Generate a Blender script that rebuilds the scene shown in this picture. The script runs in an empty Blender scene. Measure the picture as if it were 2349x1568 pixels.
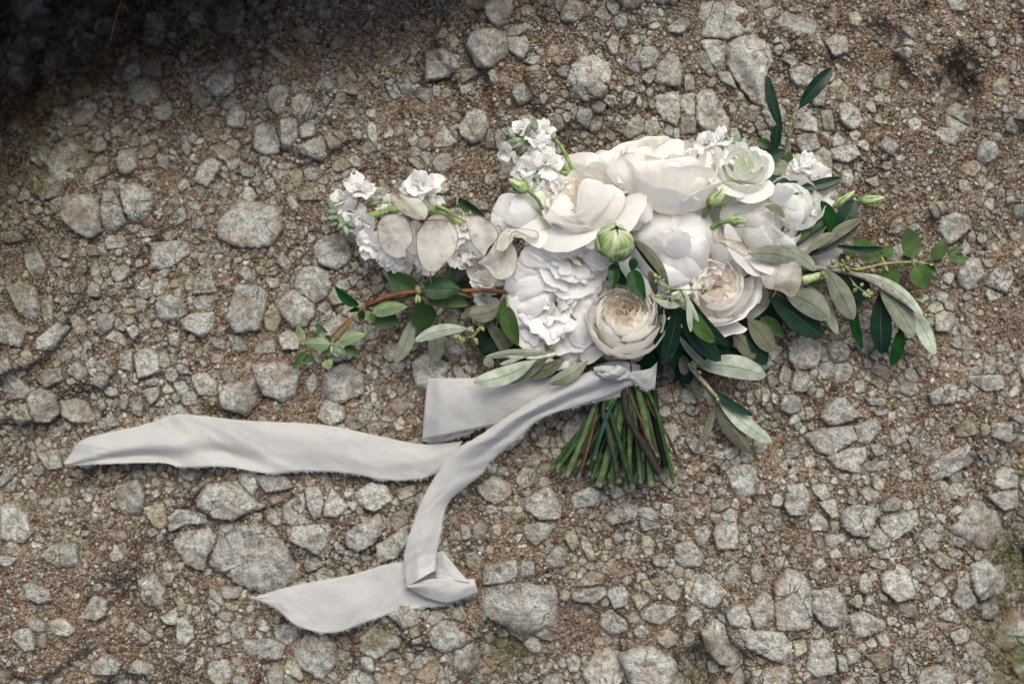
import bpy, math, random
import numpy as np
from mathutils import Vector, Matrix, noise as mnoise

random.seed(7)
rng = np.random.default_rng(11)
R = math.radians
sc = bpy.context.scene
COL = sc.collection

# ------------------------------------------------------------------ camera, sky, sun, exposure
CAM_H = 1.40                      # metres above the rock
PX = 1.0 / 2349.0                 # the frame is one metre wide at ground level
cam = bpy.data.cameras.new('camera')
cam.sensor_width = 36.0
cam.lens = 36.0 * CAM_H / 1.0
cam.clip_start, cam.clip_end = 0.05, 50.0
cam.dof.use_dof = True
cam.dof.focus_distance = CAM_H - 0.062
cam.dof.aperture_fstop = 2.2
camo = bpy.data.objects.new('camera', cam)
camo.location = (0, 0, CAM_H)
COL.objects.link(camo)
sc.camera = camo

SUN_EL, SUN_AZ = 56.0, 12.0       # light comes from the top of the picture (+y), a little from the right
w = bpy.data.worlds.new('World'); sc.world = w; w.use_nodes = True
nt = w.node_tree
sky = nt.nodes.new('ShaderNodeTexSky'); sky.sky_type = 'NISHITA'
sky.sun_disc = False
sky.sun_elevation = R(SUN_EL); sky.sun_rotation = R(SUN_AZ)
sky.air_density = 0.42; sky.dust_density = 5.5; sky.ozone_density = 0.0
nt.links.new(sky.outputs[0], nt.nodes['Background'].inputs[0])
nt.nodes['Background'].inputs[1].default_value = 0.15
sun = bpy.data.lights.new('sun', 'SUN'); sun.energy = 1.0; sun.angle = R(38); sun.color = (0.87, 1.0, 0.94)
suno = bpy.data.objects.new('sun', sun); COL.objects.link(suno)
d = Vector((math.sin(R(SUN_AZ)) * math.cos(R(SUN_EL)), math.cos(R(SUN_AZ)) * math.cos(R(SUN_EL)), math.sin(R(SUN_EL))))
suno.rotation_euler = d.to_track_quat('Z', 'Y').to_euler()
sc.view_settings.view_transform = 'Standard'; sc.view_settings.look = 'None'
sc.view_settings.exposure = 0.55; sc.view_settings.gamma = 1.0
sc.cycles.max_bounces = 12
sc.cycles.diffuse_bounces = 10
sc.cycles.transmission_bounces = 8
sc.cycles.transparent_max_bounces = 8

# ------------------------------------------------------------------ coordinate helpers
REG = {'0': (0, 0, 1.0), 'A': (1900, 500, 1000), 'B': (1900, 900, 1000), 'C': (2500, 450, 1000), 'E': (2500, 950, 1000),
       'F': (3000, 800, 1000), 'G': (1150, 650, 1000), 'H': (1100, 1000, 1000), 'I': (2100, 1350, 1000),
       'T': (2400, 0, 1200), 'U': (1000, 0, 1200), 'L': (0, 600, 1200), 'M': (0, 1200, 1200), 'N': (0, 1900, 1200),
       'P': (950, 1850, 1200), 'Q': (1800, 1934, 1200), 'S': (2896, 1934, 1200), 'V': (2900, 1500, 1198.5), 'W': (0, 0, 1200)}
K = 2349.0 / 4096.0

def D(r, x, y):
    if r == '0': return (x, y)
    ox, oy, s = REG[r]
    return ((ox + x * s / 2349.0) * K, (oy + y * s / 2349.0) * K)

def RS(r):
    return 1.0 if r == '0' else REG[r][2] / 2349.0 * K

def W(x, y, z=0.0):
    f = (CAM_H - z) / CAM_H * PX
    return np.array([(x - 1174.5) * f, (784.0 - y) * f, z])

# ------------------------------------------------------------------ numpy noise
def _h(i, j, s):
    n = (i.astype(np.int64) * 374761393 + j.astype(np.int64) * 668265263 + s * 974634523) & 0xffffffff
    n = ((n ^ (n >> 13)) * 1274126177) & 0xffffffff
    return ((n ^ (n >> 16)) & 0xffff) / 65535.0

def vn(x, y, s=0):
    x = np.asarray(x, float); y = np.asarray(y, float)
    i = np.floor(x); j = np.floor(y); fx = x - i; fy = y - j
    fx = fx * fx * (3 - 2 * fx); fy = fy * fy * (3 - 2 * fy)
    a = _h(i, j, s); b = _h(i + 1, j, s); c = _h(i, j + 1, s); e = _h(i + 1, j + 1, s)
    return (a + (b - a) * fx) * (1 - fy) + (c + (e - c) * fx) * fy - 0.5

def fbm(x, y, s=0, o=4):
    t = 0; a = 1.0; f = 1.0
    for k in range(o):
        t = t + a * vn(np.asarray(x) * f + 17.3 * k, np.asarray(y) * f - 9.1 * k, s + k); a *= 0.5; f *= 2.03
    return t

def sstep(a, b, x):
    t = np.clip((x - a) / (b - a), 0, 1); return t * t * (3 - 2 * t)

def pxof(x, y):
    return x / PX + 1174.5, 784.0 - y / PX

def hole(X, Y):
    q = X / 700.0 + Y / 560.0 + 0.25 * fbm(X / 160.0, Y / 160.0, 41, 3)
    return 1 - sstep(0.05, 0.95, q)

def ground_lo(x, y):
    return 0.016 * fbm(x * 5, y * 5, 1, 2) + 0.009 * (0.35 - np.abs(fbm(x * 11 + 3, y * 11, 15, 3))) * 1.6

def ground_z(x, y):
    x = np.asarray(x, float); y = np.asarray(y, float)
    X, Y = pxof(x, y)
    z = ground_lo(x, y) + 0.007 * fbm(x * 26, y * 26, 5, 3) - 0.004
    t = fbm(x * 3.4 + 7, y * 3.4, 51, 4) * 5.0; fr = t - np.floor(t)
    away = sstep(0.75, 1.15, np.sqrt(((X - 1300) / 1050) ** 2 + ((Y - 830) / 600) ** 2))
    z = z + 0.015 * away * (np.floor(t) + sstep(0.40, 0.60, fr)) 
    hh = hole(X, Y); z = z - 0.09 * hh + 0.035 * hh * fbm(x * 17, y * 17, 19, 3)
    z = z - 0.042 * sstep(1.35, 0.35, np.sqrt(((X - 2205) / 62) ** 2 + ((Y - 200) / 78) ** 2) + 0.5 * fbm(X / 40, Y / 40, 62, 3))
    z = z - 0.035 * np.exp(-(((X - 1712 - 0.5 * (Y - 185)) / 16) ** 2 + ((Y - 190) / 42) ** 2))
    z = z - 0.018 * np.exp(-(((X - 1150) / 60) ** 2 + ((Y - 1500) / 50) ** 2))
    z = z - 0.030 * sstep(2250, 2420, X + 0.10 * (Y - 1200)) * sstep(1150, 1350, Y)
    z = z - 0.03 * np.exp(-(((X - 1600) / 34) ** 2 + ((Y - 1530) / 50) ** 2)) - 0.02 * np.exp(-(((X - 60) / 60) ** 2 + ((Y - 560) / 60) ** 2))
    return z - 0.007

# ------------------------------------------------------------------ object helpers
def tag(o, label=None, cat=None, group=None, kind=None):
    if label: o['label'] = label
    if cat: o['category'] = cat
    if group: o['group'] = group
    if kind: o['kind'] = kind
    return o

def empty(name, loc=(0, 0, 0), parent=None, label=None):
    o = bpy.data.objects.new(name, None); COL.objects.link(o)
    o.empty_display_size = 0.01
    if parent is not None: o.parent = parent
    else: o.location = loc
    if label: o['label'] = label
    return o

def mesh(name, verts, faces, mat, parent=None, col=None, uv=None, smooth=True, kind=None, label=None):
    me = bpy.data.meshes.new(name)
    verts = np.asarray(verts, np.float32).reshape(-1, 3)
    if isinstance(faces, np.ndarray):
        nf, k = faces.shape
        me.vertices.add(len(verts)); me.vertices.foreach_set('co', verts.ravel())
        me.loops.add(nf * k); me.loops.foreach_set('vertex_index', faces.astype(np.int32).ravel())
        me.polygons.add(nf)
        me.polygons.foreach_set('loop_start', np.arange(0, nf * k, k, dtype=np.int32))
        me.polygons.foreach_set('loop_total', np.full(nf, k, np.int32))
        me.update(calc_edges=True)
    else:
        me.from_pydata(verts.tolist(), [], faces)
    if smooth: me.polygons.foreach_set('use_smooth', np.ones(len(me.polygons), bool))
    if col is not None:
        col = np.asarray(col, np.float32)
        if col.ndim == 1: col = np.tile(col, (len(verts), 1))
        if col.shape[1] == 3: col = np.hstack([col, np.ones((len(col), 1), np.float32)])
        a = me.color_attributes.new('Col', 'FLOAT_COLOR', 'POINT'); a.data.foreach_set('color', col.astype(np.float32).ravel())
    if uv is not None:
        uv = np.asarray(uv, np.float32)
        li = np.empty(len(me.loops), np.int32); me.loops.foreach_get('vertex_index', li)
        l = me.uv_layers.new(name='UVMap'); l.data.foreach_set('uv', uv[li].ravel())
    me.materials.append(mat)
    me.validate()
    o = bpy.data.objects.new(name, me); COL.objects.link(o)
    if parent is not None:
        o.parent = parent
        if root_loc.get(parent.name) is not None:
            o.location = tuple(-c for c in root_loc[parent.name])
    if kind: o['kind'] = kind
    if label: o['label'] = label
    return o
root_loc = {}

def grid_faces(n, m):
    i, j = np.meshgrid(np.arange(n - 1), np.arange(m - 1), indexing='ij')
    a = (i * m + j).ravel()
    return np.stack([a, a + m, a + m + 1, a + 1], 1)

def spline(pts, n, closed=False):
    p = np.asarray(pts, float)
    if len(p) == 2 and not closed:
        t = np.linspace(0, 1, n)[:, None]; return p[0] + (p[1] - p[0]) * t
    if closed:
        q = np.vstack([p[-1], p, p[0], p[1]]); seg = len(p)
    else:
        q = np.vstack([2 * p[0] - p[1], p, 2 * p[-1] - p[-2]]); seg = len(p) - 1
    t = np.linspace(0, seg, n, endpoint=not closed); i = np.minimum(t.astype(int), seg - 1); f = (t - i)[:, None]
    a, b, c, e = q[i], q[i + 1], q[i + 2], q[i + 3]
    return 0.5 * (2 * b + (c - a) * f + (2 * a - 5 * b + 4 * c - e) * f ** 2 + (3 * b - a - 3 * c + e) * f ** 3)

def tube_geo(pts, rad, seg=7, n=None):
    p = np.asarray(pts, float)
    if n: p = spline(p, n)
    n = len(p)
    rad = np.interp(np.linspace(0, 1, n), np.linspace(0, 1, len(np.atleast_1d(rad))), np.atleast_1d(rad))
    t = np.gradient(p, axis=0); t /= np.linalg.norm(t, axis=1)[:, None] + 1e-12
    ref = np.array([0, 0, 1.0]); 
    s = np.cross(t, ref); ln = np.linalg.norm(s, axis=1)[:, None]
    s = np.where(ln > 1e-3, s / (ln + 1e-12), np.array([1.0, 0, 0])); u = np.cross(s, t)
    a = np.linspace(0, 2 * np.pi, seg, endpoint=False)
    v = p[:, None, :] + rad[:, None, None] * (np.cos(a)[None, :, None] * s[:, None, :] + np.sin(a)[None, :, None] * u[:, None, :])
    V = v.reshape(-1, 3); F = []
    for i in range(n - 1):
        for j in range(seg):
            k = (j + 1) % seg
            F.append((i * seg + j, i * seg + k, (i + 1) * seg + k, (i + 1) * seg + j))
    F.append(tuple(range(seg))[::-1]); F.append(tuple((n - 1) * seg + j for j in range(seg)))
    return V, F

class MB:                                   # joins several shapes into one mesh
    def __init__(s): s.v = []; s.f = []; s.c = []; s.u = []; s.n = 0
    def add(s, v, f, col, uv=None):
        v = np.asarray(v); s.v.append(v)
        s.f += [tuple(int(i) + s.n for i in q) for q in f]
        c = np.asarray(col, float)
        s.c.append(np.tile(c, (len(v), 1)) if c.ndim == 1 else c)
        s.u.append(np.zeros((len(v), 2)) if uv is None else uv); s.n += len(v)
    def build(s, name, mat, parent=None, **k):
        return mesh(name, np.vstack(s.v), s.f, mat, parent, col=np.vstack(s.c), uv=np.vstack(s.u), **k)

# ------------------------------------------------------------------ materials
def newmat(name):
    m = bpy.data.materials.new(name); m.use_nodes = True
    n = m.node_tree; b = n.nodes['Principled BSDF']
    return m, n, b

def N(n, t, **k):
    x = n.nodes.new(t)
    for a, v in k.items():
        if a.startswith('i_'):
            key = a[2:]; key = int(key) if key.isdigit() else key.replace('_', ' ')
            x.inputs[key].default_value = v
        else: setattr(x, a, v)
    return x

def mix(n, a, b, f, blend='MIX'):
    x = n.nodes.new('ShaderNodeMix'); x.data_type = 'RGBA'; x.blend_type = blend
    for v, s in ((f, 0), (a, 6), (b, 7)):
        if hasattr(v, 'is_output'): n.links.new(v, x.inputs[s])
        else: x.inputs[s].default_value = v if s == 0 else (*v, 1.0) if len(v) == 3 else v
    return x.outputs[2]

def ramp(n, src, stops):
    r = n.nodes.new('ShaderNodeValToRGB'); n.links.new(src, r.inputs[0])
    e = r.color_ramp.elements
    while len(e) < len(stops): e.new(0.5)
    for q, (p, c) in zip(e, stops):
        q.position = p; q.color = (c, c, c, 1) if not hasattr(c, '__len__') else (*c, 1)
    return r.outputs[0]

def noise(n, scale, detail=4, rough=0.55, vec=None, dist=0.0):
    x = N(n, 'ShaderNodeTexNoise'); x.inputs['Scale'].default_value = scale; x.inputs['Detail'].default_value = detail
    x.inputs['Roughness'].default_value = rough; x.inputs['Distortion'].default_value = dist
    if vec is not None: n.links.new(vec, x.inputs['Vector'])
    return x.outputs[0]

def bump(n, b, h, dist, strength=1.0):
    x = N(n, 'ShaderNodeBump'); x.inputs['Distance'].default_value = dist; x.inputs['Strength'].default_value = strength
    n.links.new(h, x.inputs['Height']); n.links.new(x.outputs[0], b.inputs['Normal']); return x

def make_rock():
    m, n, b = newmat('granite')
    geo = N(n, 'ShaderNodeNewGeometry'); P = geo.outputs['Position']
    at = N(n, 'ShaderNodeAttribute', attribute_name='Col')
    spk = noise(n, 420, 4, 0.7, P)
    spk2 = noise(n, 150, 3, 0.6, P)
    big = noise(n, 38, 4, 0.6, P)
    v = ramp(n, spk, [(0.30, 0.28), (0.46, 0.84), (0.60, 1.14), (0.74, 1.6)])
    c = mix(n, at.outputs['Color'], v, 1.0, 'MULTIPLY')
    v2 = ramp(n, spk2, [(0.32, 0.52), (0.5, 1.0), (0.68, 1.25)])
    c = mix(n, c, v2, 1.0, 'MULTIPLY')
    st = ramp(n, big, [(0.50, 0.0), (0.66, 0.45)])
    c = mix(n, c, (0.17, 0.095, 0.045), st)
    crk = N(n, 'ShaderNodeTexVoronoi', feature='DISTANCE_TO_EDGE'); crk.inputs['Scale'].default_value = 26
    wp = N(n, 'ShaderNodeVectorMath', operation='ADD')
    nz = N(n, 'ShaderNodeTexNoise'); nz.inputs['Scale'].default_value = 45; nz.inputs['Detail'].default_value = 3; n.links.new(P, nz.inputs['Vector'])
    sc_ = N(n, 'ShaderNodeVectorMath', operation='SCALE'); sc_.inputs[3].default_value = 0.03
    n.links.new(nz.outputs[1], sc_.inputs[0]); n.links.new(P, wp.inputs[0]); n.links.new(sc_.outputs[0], wp.inputs[1]); n.links.new(wp.outputs[0], crk.inputs['Vector'])
    cl = ramp(n, crk.outputs[0], [(0.0, 1.0), (0.018, 0.0)])
    gate = ramp(n, noise(n, 14, 2, 0.5, P), [(0.50, 0.0), (0.60, 0.8)])
    mm = N(n, 'ShaderNodeMath', operation='MULTIPLY'); n.links.new(cl, mm.inputs[0]); n.links.new(gate, mm.inputs[1])
    c = mix(n, c, (0.035, 0.022, 0.012), mm.outputs[0])
    n.links.new(c, b.inputs['Base Color'])
    b.inputs['Roughness'].default_value = 0.85; b.inputs['Specular IOR Level'].default_value = 0.25
    hs = N(n, 'ShaderNodeMath', operation='ADD'); n.links.new(spk2, hs.inputs[0]); n.links.new(spk, hs.inputs[1])
    h2 = N(n, 'ShaderNodeMath', operation='SUBTRACT'); n.links.new(hs.outputs[0], h2.inputs[0]); n.links.new(mm.outputs[0], h2.inputs[1])
    bump(n, b, h2.outputs[0], 0.0022, 0.9)
    return m

def make_soil():
    m, n, b = newmat('gritty_earth')
    geo = N(n, 'ShaderNodeNewGeometry'); P = geo.outputs['Position']
    at = N(n, 'ShaderNodeAttribute', attribute_name='Col')
    g = N(n, 'ShaderNodeTexVoronoi'); g.inputs['Scale'].default_value = 420; n.links.new(P, g.inputs['Vector'])
    g2 = N(n, 'ShaderNodeTexVoronoi'); g2.inputs['Scale'].default_value = 800; n.links.new(P, g2.inputs['Vector'])
    sep = N(n, 'ShaderNodeSeparateColor'); n.links.new(g.outputs['Color'], sep.inputs[0])
    sep2 = N(n, 'ShaderNodeSeparateColor'); n.links.new(g2.outputs['Color'], sep2.inputs[0])
    pale = ramp(n, sep.outputs[0], [(0.66, 0.0), (0.76, 0.75)])
    pale2 = ramp(n, sep2.outputs[1], [(0.64, 0.0), (0.76, 0.65)])
    dark = ramp(n, sep2.outputs[0], [(0.1, 0.6), (0.2, 0.0)])
    lo = noise(n, 30, 5, 0.65, P)
    c = mix(n, at.outputs['Color'], ramp(n, lo, [(0.3, 0.5), (0.5, 1.0), (0.7, 1.5)]), 1.0, 'MULTIPLY')
    c = mix(n, c, (0.31, 0.285, 0.235), pale)
    c = mix(n, c, (0.33, 0.30, 0.25), pale2)
    c = mix(n, c, (0.03, 0.018, 0.01), dark)
    n.links.new(c, b.inputs['Base Color'])
    b.inputs['Roughness'].default_value = 0.92; b.inputs['Specular IOR Level'].default_value = 0.2
    a = N(n, 'ShaderNodeMath', operation='MULTIPLY'); a.inputs[1].default_value = -1.0; n.links.new(g.outputs[0], a.inputs[0])
    a2 = N(n, 'ShaderNodeMath', operation='ADD'); n.links.new(a.outputs[0], a2.inputs[0]); n.links.new(noise(n, 260, 4, 0.7, P), a2.inputs[1])
    bump(n, b, a2.outputs[0], 0.003, 1.0)
    return m

def make_petal():
    m, n, b = newmat('petal')
    at = N(n, 'ShaderNodeAttribute', attribute_name='Col')
    uv = N(n, 'ShaderNodeUVMap')
    mp = N(n, 'ShaderNodeMapping'); mp.inputs['Scale'].default_value = (26, 2.2, 1); n.links.new(uv.outputs[0], mp.inputs[0])
    vein = noise(n, 1.0, 3, 0.5, mp.outputs[0])
    c = mix(n, at.outputs['Color'], ramp(n, vein, [(0.3, 0.95), (0.6, 1.0)]), 1.0, 'MULTIPLY')
    n.links.new(c, b.inputs['Base Color'])
    b.inputs['Roughness'].default_value = 0.5; b.inputs['Specular IOR Level'].default_value = 0.25
    b.inputs['Sheen Weight'].default_value = 0.15
    geo = N(n, 'ShaderNodeNewGeometry')
    crin = noise(n, 160, 3, 0.5, geo.outputs['Position'])
    h = N(n, 'ShaderNodeMath', operation='MULTIPLY_ADD'); n.links.new(vein, h.inputs[0]); h.inputs[1].default_value = 0.6; n.links.new(crin, h.inputs[2])
    bump(n, b, h.outputs[0], 0.0012, 0.7)
    tr = N(n, 'ShaderNodeBsdfTranslucent'); n.links.new(c, tr.inputs[0])
    ms = N(n, 'ShaderNodeMixShader'); ms.inputs[0].default_value = 0.48
    n.links.new(b.outputs[0], ms.inputs[1]); n.links.new(tr.outputs[0], ms.inputs[2])
    n.links.new(ms.outputs[0], n.nodes['Material Output'].inputs[0])
    return m

def make_leaf(name, top, under, rough=0.38, rib=(0.30, 0.33, 0.2), ribu=None, spec=0.5, transl=0.08):
    m, n, b = newmat(name)
    uv = N(n, 'ShaderNodeUVMap'); geo = N(n, 'ShaderNodeNewGeometry')
    at = N(n, 'ShaderNodeAttribute', attribute_name='Col')
    sep = N(n, 'ShaderNodeSeparateXYZ'); n.links.new(uv.outputs[0], sep.inputs[0])
    ab = N(n, 'ShaderNodeMath', operation='SUBTRACT'); n.links.new(sep.outputs[0], ab.inputs[0]); ab.inputs[1].default_value = 0.5
    ab2 = N(n, 'ShaderNodeMath', operation='ABSOLUTE'); n.links.new(ab.outputs[0], ab2.inputs[0])
    line = ramp(n, ab2.outputs[0], [(0.010, 1.0), (0.030, 0.0)])
    edge = ramp(n, ab2.outputs[0], [(0.465, 0.0), (0.50, 0.55)])
    nz = noise(n, 120, 4, 0.6, geo.outputs['Position'])
    nz2 = noise(n, 30, 2, 0.5, geo.outputs['Position'])
    vw = N(n, 'ShaderNodeMath', operation='MULTIPLY_ADD'); n.links.new(ab2.outputs[0], vw.inputs[0]); vw.inputs[1].default_value = -1.1; n.links.new(sep.outputs[1], vw.inputs[2])
    wv = N(n, 'ShaderNodeMath', operation='SINE'); ml = N(n, 'ShaderNodeMath', operation='MULTIPLY'); n.links.new(vw.outputs[0], ml.inputs[0]); ml.inputs[1].default_value = 62.0; n.links.new(ml.outputs[0], wv.inputs[0])
    lat = ramp(n, wv.outputs[0], [(0.86, 0.0), (1.0, 0.16)])
    t = mix(n, (*top, 1), (*rib, 1), line)
    t = mix(n, t, rib, lat)
    u = mix(n, (*under, 1), (*(ribu or tuple(c * 0.62 for c in under)), 1), line)
    u = mix(n, u, tuple(c * 0.5 + q * 0.5 for c, q in zip(under, (0.17, 0.13, 0.08))), edge)
    c = mix(n, t, u, geo.outputs['Backfacing'])
    c = mix(n, c, ramp(n, nz, [(0.3, 0.78), (0.65, 1.15)]), 1.0, 'MULTIPLY')
    c = mix(n, c, ramp(n, nz2, [(0.3, 0.75), (0.65, 1.2)]), 1.0, 'MULTIPLY')
    c = mix(n, c, at.outputs['Color'], 1.0, 'MULTIPLY')
    c = mix(n, c, (0.10, 0.075, 0.035), ramp(n, noise(n, 190, 3, 0.6, geo.outputs['Position']), [(0.66, 0.0), (0.72, 0.6)]))
    n.links.new(c, b.inputs['Base Color'])
    rr = N(n, 'ShaderNodeMix'); rr.data_type = 'FLOAT'; rr.inputs[2].default_value = rough; rr.inputs[3].default_value = 0.68
    n.links.new(geo.outputs['Backfacing'], rr.inputs[0]); n.links.new(rr.outputs[0], b.inputs['Roughness'])
    b.inputs['Specular IOR Level'].default_value = spec
    hh = N(n, 'ShaderNodeMath', operation='SUBTRACT'); n.links.new(nz, hh.inputs[0]); n.links.new(line, hh.inputs[1])
    bump(n, b, hh.outputs[0], 0.0006, 0.7)
    tr = N(n, 'ShaderNodeBsdfTranslucent'); n.links.new(c, tr.inputs[0])
    ms = N(n, 'ShaderNodeMixShader'); ms.inputs[0].default_value = transl
    n.links.new(b.outputs[0], ms.inputs[1]); n.links.new(tr.outputs[0], ms.inputs[2])
    n.links.new(ms.outputs[0], n.nodes['Material Output'].inputs[0])
    return m

def make_stem():
    m, n, b = newmat('stem')
    at = N(n, 'ShaderNodeAttribute', attribute_name='Col'); geo = N(n, 'ShaderNodeNewGeometry')
    nz = noise(n, 140, 4, 0.6, geo.outputs['Position'])
    c = mix(n, at.outputs['Color'], ramp(n, nz, [(0.3, 0.45), (0.65, 1.3)]), 1.0, 'MULTIPLY')
    n.links.new(c, b.inputs['Base Color']); b.inputs['Roughness'].default_value = 0.55; b.inputs['Specular IOR Level'].default_value = 0.18
    bump(n, b, nz, 0.0012, 0.7)
    return m

def make_bud():
    m, n, b = newmat('peony_bud')
    uv = N(n, 'ShaderNodeUVMap')
    mp = N(n, 'ShaderNodeMapping'); mp.inputs['Scale'].default_value = (7, 1.3, 1); n.links.new(uv.outputs[0], mp.inputs[0])
    at = N(n, 'ShaderNodeAttribute', attribute_name='Col')
    s = noise(n, 1.0, 4, 0.55, mp.outputs[0], 0.6)
    c = mix(n, at.outputs['Color'], (0.52, 0.56, 0.36), ramp(n, s, [(0.45, 0.0), (0.62, 0.85)]))
    sep = N(n, 'ShaderNodeSeparateXYZ'); n.links.new(uv.outputs[0], sep.inputs[0])
    tip = ramp(n, sep.outputs[1], [(0.80, 0.0), (0.97, 0.6)])
    c = mix(n, c, (0.50, 0.52, 0.36), tip)
    geo = N(n, 'ShaderNodeNewGeometry')
    dots = ramp(n, noise(n, 230, 2, 0.5, geo.outputs['Position']), [(0.70, 0.0), (0.74, 0.8)])
    c = mix(n, c, (0.10, 0.05, 0.02), dots)
    n.links.new(c, b.inputs['Base Color']); b.inputs['Roughness'].default_value = 0.4
    bump(n, b, s, 0.001, 0.4)
    return m

def make_pod():
    m, n, b = newmat('papery_seed_pod')
    geo = N(n, 'ShaderNodeNewGeometry'); P = geo.outputs['Position']
    a = noise(n, 26, 5, 0.6, P, 0.8); a2 = noise(n, 75, 5, 0.65, P, 1.2)
    c = mix(n, (0.74, 0.725, 0.66), (0.40, 0.325, 0.225), ramp(n, a, [(0.47, 0.0), (0.66, 0.8)]))
    c = mix(n, c, (0.20, 0.13, 0.075), ramp(n, a2, [(0.57, 0.0), (0.69, 0.7)]))
    sp = ramp(n, noise(n, 300, 2, 0.5, P), [(0.74, 0.0), (0.77, 0.8)])
    c = mix(n, c, (0.12, 0.07, 0.04), sp)
    n.links.new(c, b.inputs['Base Color']); b.inputs['Roughness'].default_value = 0.38; b.inputs['Specular IOR Level'].default_value = 0.4
    bump(n, b, a2, 0.0016, 0.6)
    tr = N(n, 'ShaderNodeBsdfTranslucent'); n.links.new(c, tr.inputs[0])
    ms = N(n, 'ShaderNodeMixShader'); ms.inputs[0].default_value = 0.5
    n.links.new(b.outputs[0], ms.inputs[1]); n.links.new(tr.outputs[0], ms.inputs[2])
    tp = N(n, 'ShaderNodeBsdfTransparent'); ms2 = N(n, 'ShaderNodeMixShader'); ms2.inputs[0].default_value = 0.24
    n.links.new(ms.outputs[0], ms2.inputs[1]); n.links.new(tp.outputs[0], ms2.inputs[2])
    n.links.new(ms2.outputs[0], n.nodes['Material Output'].inputs[0])
    return m

def make_cloth():
    m, n, b = newmat('raw_cotton')
    uv = N(n, 'ShaderNodeUVMap')
    mp = N(n, 'ShaderNodeMapping'); mp.inputs['Scale'].default_value = (30, 5, 1); n.links.new(uv.outputs[0], mp.inputs[0])
    th = noise(n, 1.0, 4, 0.6, mp.outputs[0])
    mp2 = N(n, 'ShaderNodeMapping'); mp2.inputs['Scale'].default_value = (340, 40, 1); n.links.new(uv.outputs[0], mp2.inputs[0])
    th2 = noise(n, 1.0, 2, 0.5, mp2.outputs[0])
    mp3 = N(n, 'ShaderNodeMapping'); mp3.inputs['Scale'].default_value = (40, 420, 1); n.links.new(uv.outputs[0], mp3.inputs[0])
    th3 = noise(n, 1.0, 2, 0.5, mp3.outputs[0])
    c = mix(n, (0.495, 0.496, 0.476), (0.37, 0.355, 0.315), ramp(n, th, [(0.50, 0.0), (0.70, 0.7)]))
    c = mix(n, c, (0.52, 0.522, 0.504), ramp(n, th2, [(0.4, 0.0), (0.7, 0.6)]))
    geo = N(n, 'ShaderNodeNewGeometry')
    fl = ramp(n, noise(n, 210, 2, 0.5, geo.outputs['Position']), [(0.73, 0.0), (0.77, 0.5)])
    c = mix(n, c, (0.22, 0.17, 0.12), fl)
    n.links.new(c, b.inputs['Base Color']); b.inputs['Roughness'].default_value = 0.85; b.inputs['Specular IOR Level'].default_value = 0.15
    b.inputs['Sheen Weight'].default_value = 0.25
    ad = N(n, 'ShaderNodeMath', operation='ADD'); n.links.new(th2, ad.inputs[0]); n.links.new(th3, ad.inputs[1])
    ad2 = N(n, 'ShaderNodeMath', operation='ADD'); n.links.new(ad.outputs[0], ad2.inputs[0]); n.links.new(th, ad2.inputs[1])
    bump(n, b, ad2.outputs[0], 0.0006, 0.55)
    tr = N(n, 'ShaderNodeBsdfTranslucent'); n.links.new(c, tr.inputs[0])
    ms = N(n, 'ShaderNodeMixShader'); ms.inputs[0].default_value = 0.15
    n.links.new(b.outputs[0], ms.inputs[1]); n.links.new(tr.outputs[0], ms.inputs[2])
    n.links.new(ms.outputs[0], n.nodes['Material Output'].inputs[0])
    return m

M_ROCK = make_rock(); M_SOIL = make_soil(); M_PETAL = make_petal()
M_OLIVE = make_leaf('olive_leaf', (0.0055, 0.024, 0.012), (0.205, 0.226, 0.158), 0.36, spec=0.24, rib=(0.05, 0.09, 0.05), ribu=(0.12, 0.125, 0.07))
M_HONEY = make_leaf('honeysuckle_leaf', (0.050, 0.100, 0.022), (0.15, 0.20, 0.09), 0.5, rib=(0.085, 0.14, 0.045), transl=0.22, spec=0.3)
M_GLOSSY = make_leaf('glossy_leaf', (0.005, 0.036, 0.006), (0.09, 0.14, 0.05), 0.30, rib=(0.02, 0.07, 0.015), spec=0.12)
M_STEM = make_stem(); M_BUD = make_bud(); M_POD = make_pod(); M_CLOTH = make_cloth()

# ================================================================== GROUND
WHITE = np.array([0.36, 0.345, 0.315])
def stone_colour(rs):
    t = rs.random()
    base = np.array([0.330, 0.332, 0.288]) * (0.72 + 0.50 * rs.random())
    if t < 0.22: base = base * np.array([1.02, 0.98, 0.88])
    elif t < 0.34: base = base * np.array([0.93, 0.90, 0.92])
    elif t < 0.39: base = base * np.array([0.92, 0.82, 0.71])
    return base

def moss_amount(X, Y):
    m = np.exp(-(((X - 1140) / 75) ** 2 + ((Y - 1510) / 55) ** 2))
    m = np.maximum(m, np.exp(-(((X - 880) / 60) ** 2 + ((Y - 1465) / 35) ** 2)) * 0.9)
    m = np.maximum(m, sstep(2190, 2380, X + 60 * fbm(X / 60, Y / 60, 93, 3)) * sstep(1120, 1340, Y))
    m = np.maximum(m, np.exp(-(((X - 1610) / 50) ** 2 + ((Y - 1520) / 70) ** 2)) * 0.9)
    m = np.maximum(m, np.exp(-(((X - 100) / 110) ** 2 + ((Y - 600) / 140) ** 2)) * 0.6)
    m = np.maximum(m, np.exp(-(((X - 70) / 140) ** 2 + ((Y - 330) / 160) ** 2)) * 0.9)
    return m

def painted_shade(X, Y):
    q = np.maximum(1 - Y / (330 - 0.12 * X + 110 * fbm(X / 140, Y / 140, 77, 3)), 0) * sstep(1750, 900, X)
    return np.clip(np.maximum(np.clip(q * 1.3, 0, 1), hole(X, Y)), 0, 1)

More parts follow.
